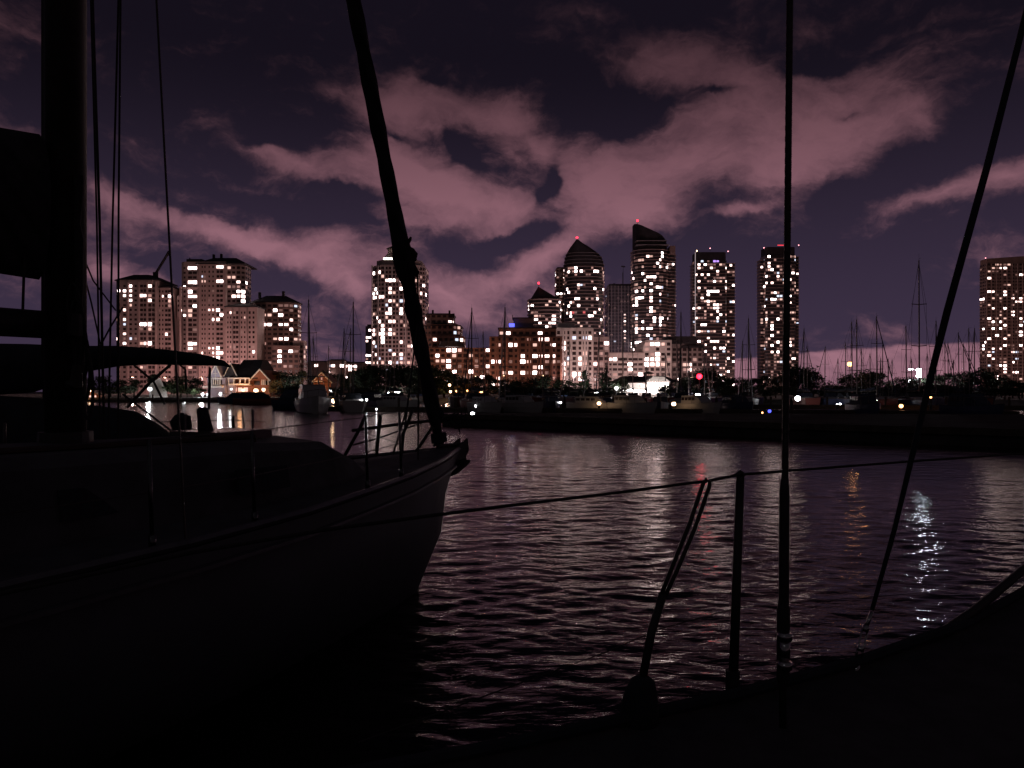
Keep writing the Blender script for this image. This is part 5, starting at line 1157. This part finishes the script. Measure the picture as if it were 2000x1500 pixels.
# anchor roller and anchor on the stem
an = MB()
for dz in (-.06,.06):
    poly = [A(.62,dz,1.42), A(1.05,dz,1.60), A(1.08,dz,1.44), A(.98,dz,1.34), A(.72,dz,1.33)]; poly2 = [p+Nn*.02 for p in poly]
    an.add(poly+poly2, [(0,1,2,3,4),(9,8,7,6,5)]+[(i,5+i,5+(i+1)%5,(i+1)%5) for i in range(5)])
an.tube([A(1.02,-.06,1.47), A(1.02,.08,1.47)], .045, 10); rl = an.build('bow_roller', M['alu_dark'], boat)
ac = MB(); ac.tube([A(.5,0,1.53), A(1.0,0,1.52), A(1.07,0,1.44), A(1.10,0,1.28)], [.022,.025,.028,.03], 8)
f1 = [A(1.14,0,1.22), A(.97,.17,1.30), A(.76,.10,1.16), A(.70,0,1.12), A(.76,-.10,1.16), A(.97,-.17,1.30)]
ac.add([p+Vector((0,0,.03)) for p in f1]+f1, [(0,1,2,3,4,5),(11,10,9,8,7,6)]+[(i,6+i,6+(i+1)%6,(i+1)%6) for i in range(6)]); tag(ac.build('anchor', M['alu_dark']), 'dark plough anchor hanging at the bow roller of the left foreground boat', 'anchor')
# bow rail (pulpit)
pul = MB()
pul.tube([P(672,892,8.55), P(700,842,8.5), P(714,812,8.45)], .020, 7).tube([P(735,890,8.75), P(739,850,8.7), P(743,810,8.68)], .022, 7)
pul.tube([P(786,884,9.0), P(784,856,8.98), P(798,822,8.95), P(806,800,8.93)], .020, 7).tube([P(768,886,8.9), P(780,845,8.88), P(795,800,8.85)], .013, 6)
pul.tube([P(812,884,9.35), P(835,848,9.4), P(850,828,9.5)], .022, 7)
pul.tube([P(688,841,8.5), P(740,834,8.72), P(800,826,9.1), P(836,822,9.6), P(858,826,9.85)], .019, 7).tube([P(690,869,8.52), P(738,856,8.74), P(790,838,9.0), P(832,823,9.6)], .010, 6)
pul.tube([P(858,826,9.85), P(852,850,9.75), P(848,872,9.7)], .02, 7)
plo = pul.build('bow_rail', M['alu_dark'], boat, smooth=True)
tg = MB()
for k in range(7):
    p0 = P(852+k*3, 830-k*2, 9.7); tg.tube([p0, p0+Vector((.05+.03*k, 0, .05+.02*math.sin(k*2))), p0+Vector((.16+.02*k, .02, .02+.12*math.sin(k*1.7+.6))), p0+Vector((.24, .03, .16*math.cos(k)))], [.012,.016,.014,.008], 6)
tg.build('loose_rope', M['rope'], plo)
MB().sphere(P(857,808,9.5), .07, 10, 8, 1.3).build('bow_light', M['canvas'], plo)
# stanchions and lifelines of the left boat
sts = []
for s, b_, z in ((-1.5,.97,1.36),(-2.2,1.14,1.33),(-3.72,1.43,1.29),(-4.55,1.52,1.28),(-5.6,1.58,1.27)):
    a = A(s, b_-.04, z+.03); tp = a+Vector((-.02,0,.62)); MB().tube([a, tp], .0125, 8).tube([a, a+Vector((0,0,.08))], .022, 8).build('stanchion', M['steel_dull'], boat, smooth=True); sts.append(tp)
    a2 = A(s-.1, -b_+.04, z+.03); MB().tube([a2, a2+Vector((0,0,.62))], .0125, 8).build('stanchion', M['steel_dull'], boat)
MB().tube([P(714,812,8.45)]+sts, .004, 5).build('lifeline', M['wire'], boat); MB().tube([P(700,842,8.5)]+[p-Vector((0,0,.3)) for p in sts], .004, 5).build('lifeline', M['wire'], boat)
# shrouds, halyards of the left boat
ch = A(-4.3, 1.44, 1.31); MB().tube([ch, Vector((ch.x,ch.y,1.31)).lerp(Vector((mb_.x+.1,mb_.y,15)), .45), Vector((mb_.x,mb_.y,15))], .0065, 6).build('shroud', M['wire'], boat)
for (xt, xb, yb, Y, r_) in ((179,204,872,6.2,.010),(233,211,870,6.3,.008),(236,231,869,6.4,.008),(176,196,872,6.0,.007)):
    MB().tube([P(xb, yb, Y), P((xt+xb)/2+ (3 if xt<200 else -2), 430, Y-.05), P(xt, -60, Y-.1)], r_, 6).build('halyard', M['rope'], boat)
MB().tube([P(160,495,5.5), P(182,548,5.8), P(226,606,6.2)], .006, 5).build('flag_halyard', M['rope'], boat)
MB().tube([P(160,520,5.5), P(178,590,5.7), P(196,672,6.0)], .006, 5).build('flag_halyard', M['rope'], boat)
MB().tube([P(240,600,6.3), P(215,640,6.2), P(196,676,6.1)], .007, 5).build('flag_halyard', M['rope'], boat)

# ------------------------------------------------------------------ neighbouring boat beyond it, with the covered boom
nb = thing('sailboat', (X(150,12), 12, 0), 'sailboat behind the left one, its long boom under a dark curved cover', 'sailboat')
rr = hull_rings(9.5, 3.0, 1.0); m = MB(); m.loft([[Vector((X(330,11.5)-4.2-q[0], 12.2+q[1], q[2])) for q in r_] for r_ in rr]); m.build('hull', M['hullnear'], nb)
dk = MB(); dk.loft([[(X(330,11.5)-4.2-q[0][0], 12.2+q[0][1], q[0][2]+.02), (X(330,11.5)-4.2-q[8][0], 12.2+q[8][1], q[8][2]+.02)] for q in rr], caps=False); dk.build('deck', M['decknear'], nb)
Yb = 11.0
tops_ = [(-60,672),(0,670),(60,671),(120,674),(170,675),(230,675),(290,679),(340,684),(390,691),(420,698),(438,705),(449,714)]
bots_ = [(-60,775),(0,772),(60,768),(120,750),(170,726),(230,716),(290,712),(340,711),(390,713),(420,714),(438,715),(448,718)]
cv = MB(); rg_ = []
for (xa, ya), (xb, yb) in zip(tops_, bots_):
    zt, zb_ = Z(ya, Yb), Z(yb, Yb); hz = (zt-zb_)/2; cz = (zt+zb_)/2; w_ = min(.22, hz*.8+.01)
    rg_.append([(X(xa,Yb)+rg.uniform(-.01,.01), Yb+w_*math.cos(t), cz+hz*math.sin(t)) for t in [2*math.pi*i/14 for i in range(14)]])
cv.loft(rg_, closed=True); cv.build('boom_cover', M['canvas'], nb, smooth=True)
MB().tube([(X(-60,Yb),Yb,Z(700,Yb)), (X(440,Yb),Yb,Z(711,Yb))], .03, 8).build('boom', M['alu_dark'], nb)
MB().tube([(X(95,11.2),11.2,1.0),(X(95,11.2),11.2,13)], .08, 8).build('mast', M['alu_dark'], nb)
ff = MB(); ff.tube([P(333,712,11.0), P(290,750,10.95), P(248,796,10.9)], .022, 6).tube([P(262,713,11.2), P(300,745,11.2), P(322,790,11.2)], .016, 6).tube([P(410,718,11.1), P(408,800,11.1)], .02, 6).tube([P(352,713,11.3),P(362,722,11.3),P(364,760,11.3)], .015, 6)
ff.tube([P(240,770,11), P(330,838,10.8), P(352,862,10.7)], .014, 6); ff.build('canopy_frame', M['alu_dark'], nb)
MB().tube([P(455,812,10.5), P(458,880,10.5)], .022, 6).tube([P(473,800,10.3), P(486,905,10.2)], .009, 6).build('stern_post', M['alu_dark'], nb)
w_ = MB(); c = P(352,832,10.6); w_.tube([c+Vector((0,0,-.35)), c+Vector((.02,0,-.06)), c+Vector((.03,0,-.05)), c+Vector((.0,0,.10)), c+Vector((-.03,0,.16))], [.07,.09,.13,.14,.06], 10); w_.build('outboard_motor', M['canvas'], nb)
ck = MB(); ck.loft([[(X(px_,10.9), 10.9+.5*math.cos(t), .9 + (Z(py_,10.9)-.9)*max(0, math.sin(t))**.6) for t in [math.pi*i/10 for i in range(11)]] for px_, py_ in ((-120,775),(-20,772),(60,776),(130,786),(190,792),(225,797),(262,803),(300,826),(330,850))]); ck.build('darkening_cover', M['canvas'], nb, smooth=True)  # cover added to hide bright water and keep this stretch dark
for yy in (826, 842): MB().tube([P(235,yy,10.8), P(455,yy-6,10.5), P(520,yy-2,10.4)], .006, 5).build('lifeline', M['wire'], nb)

# ------------------------------------------------------------------ our own boat at the lower right
own = thing('sailboat', (1.2, 2.6, 0), 'black near deck edge of the boat carrying the wire rail, bottom right', 'sailboat')
edge_ = [(-3.2,.6),(-2.2,1.35),(-1.2,1.95),(-.55,2.22),(0,2.42),(.42,2.60),(.80,2.76),(1.33,3.02),(2.0,3.42),(2.75,4.02),(3.4,4.8)]
zs_ = [1.02,1.04,1.06,1.07,1.08,1.09,1.10,1.12,1.15,1.19,1.23]
inner = [(-3.2,-3.5),(3.4,-3.5)]
dk = MB(); vv = [(x,y,z) for (x,y),z in zip(edge_, zs_)] + [(5.2,6.4,1.3),(6.0,4.0,1.3),(5.0,0,1.15),(4.0,-4,1.1),(-3.2,-4,1.0)]
n0 = len(vv); low = [(x*.97, y-.22, -.4) for x, y, z in vv]
dk.add(vv, [tuple(range(n0-1,-1,-1))]); dk.build('deck', M['blackdeck'], own)
hl = MB(); hl.add([(x,y,z-.01) for x,y,z in vv]+low, [(i,(i+1)%n0,n0+(i+1)%n0,n0+i) for i in range(n0)]); hl.build('hull', M['boatblue'], own)
MB().tube([(x,y-.03,z+.025) for (x,y),z in zip(edge_,zs_)]+[(5.2,6.37,1.32)], .022, 7).build('toe_rail', M['canvas'], own)
s0 = P(1431,1358,2.78); s1 = P(1446,930,2.80)
MB().tube([s0, s0.lerp(s1,.5), s1], [.0175,.0165,.015], 12).build('stanchion', M['alu_dark'], own, smooth=True)
MB().tube([s0-Vector((0,0,.02)), s0+Vector((0,0,.09))], .026, 12).build('stanchion_base', M['alu_dark'], own)
MB().tube([s1+Vector((-.012,0,0)), s1+Vector((0,0,.012)), s1+Vector((.012,0,0))], .012, 8).build('stanchion_eye', M['alu_dark'], own)
lp = MB(); lp.tube([P(1286,1175,2.62), P(1312,1110,2.63), P(1348,1020,2.66), P(1373,945,2.69), P(1380,936,2.69), P(1387,940,2.69), P(1384,955,2.69), P(1358,1030,2.66), P(1322,1115,2.63), P(1292,1180,2.61)], .0075, 9)
lp.tube([P(1295,1160,2.615), P(1272,1235,2.6), P(1256,1320,2.58)], .0145, 9)
wc = MB(); c_ = Vector((P(1250,1390,2.58).x, P(1250,1390,2.58).y, 1.09)); wc.tube([c_+Vector((0,0,-.02)), c_+Vector((0,0,.06)), c_+Vector((.005,0,.10)), c_+Vector((.01,0,.14)), c_+Vector((.01,0,.155))], [.065,.062,.054,.040,.02], 14); wc.build('brace_foot', M['canvas'], own, smooth=True)
lp.build('rail_brace', M['alu_dark'], own, smooth=True)
wp = [P(2080,876,4.2), P(2000,886,4.0), P(1780,901,3.5), P(1560,918,3.05), P(1446,927,2.80), P(1384,939,2.70), P(1200,963,2.52), P(1000,987,2.33), P(850,1006,2.2), P(640,1034,2.05), P(380,1078,1.85), P(0,1160,1.6), P(-300,1240,1.4)]
MB().tube(wp, .0052, 8).build('lifeline', M['rope'], own, smooth=True)
wp2 = [P(2080,1120,4.2), P(1780,1160,3.5), P(1560,1176,3.05), P(1436,1188,2.80), P(1290,1228,2.63), P(1180,1275,2.5), P(1000,1340,2.33), P(700,1450,2.1)]
MB().tube(wp2, .002, 6).build('lifeline', M['rope'], own)
MB().tube([P(2060,1068,3.9), P(2000,1112,3.7), P(1900,1195,3.45), P(1800,1262,3.25), P(1705,1330,3.1)], .020, 8).build('grab_rail', M['alu_dark'], own, smooth=True)
# vertical stay with laid-rope texture and turnbuckle
Ys = 2.52; vs_ = MB(); NS = 220
def twisted(pa, pb, r, strands=3, turns=60, n=260):
    m = MB(); d = (pb-pa); ax = d.normalized(); a = ax.cross(Vector((0,1,0))).normalized(); b_ = ax.cross(a).normalized()
    for s_ in range(strands):
        m.tube([pa+d*(i/n)+(a*math.cos(2*math.pi*(turns*i/n+s_/strands))+b_*math.sin(2*math.pi*(turns*i/n+s_/strands)))*r*.5 for i in range(n+1)], r*.56, 5)
    return m
sh = thing('wire_stay', P(1531,1440,Ys), 'vertical stay with laid wire rope and turnbuckle crossing the right side', 'stay')
twisted(P(1533,945,Ys), P(1544,-120,Ys+.02), .0112, 3, 95, 1100).build('wire_rope', M['wire'], sh, smooth=True)
MB().tube([P(1532.5,935,Ys), P(1532.3,948,Ys), P(1532,965,Ys), P(1531,1165,Ys), P(1530.5,1178,Ys), P(1530,1190,Ys), P(1529.5,1330,Ys), P(1529,1340,Ys), P(1529,1442,Ys)], [.012,.0145,.0165,.0165,.0165,.021,.021,.012,.012], 14).build('sleeve', M['alu_dark'], sh, smooth=True)
for (a, b_, r_) in ((1236,1250,.0235),(1250,1292,.017),(1292,1306,.0235)): MB().tube([P(1533,a,Ys-.012), P(1532.5,b_,Ys-.012)], r_, 14).build('turnbuckle', M['steel'], sh, smooth=True)
# raking stay on the right
rk = thing('wire_stay', P(1668,1322,2.98), 'slanting covered stay at right, leaning right towards its top, with chrome turnbuckle', 'stay')
q = lambda px, py: P(px, py, 2.98 + (1322-py)/1322*.55)
MB().tube([q(1703,1192), q(1748,1030), q(1778,905), q(1820,727), q(1850,608), q(1883,488), q(1928,325), q(1988,90), q(2030,-80)], [.008,.0095,.011,.0135,.0150,.0150,.0150,.014,.013], 12).build('stay_cover', M['canvas'], rk, smooth=True)
tb = MB(); tb.tube([q(1703,1195), q(1690,1228)], .008, 8); tb.build('stay_end', M['steel'], rk, smooth=True)
for dx in (-.011, .011): MB().tube([q(1690,1228)+Vector((dx,0,0)), q(1672,1305)+Vector((dx,0,0))], .0042, 8).build('turnbuckle_side', M['steel'], rk, smooth=True)
for (a, b_) in (((1692,1222),(1689,1234)), ((1681,1262),(1679,1272)), ((1674,1298),(1670,1318))): MB().tube([q(*a), q(*b_)], .013, 10).build('turnbuckle_body', M['steel'], rk, smooth=True)
MB().tube([q(1709,1170), q(1722,1125), q(1745,1062)], .0025, 5).build('split_ring_line', M['steel'], rk)
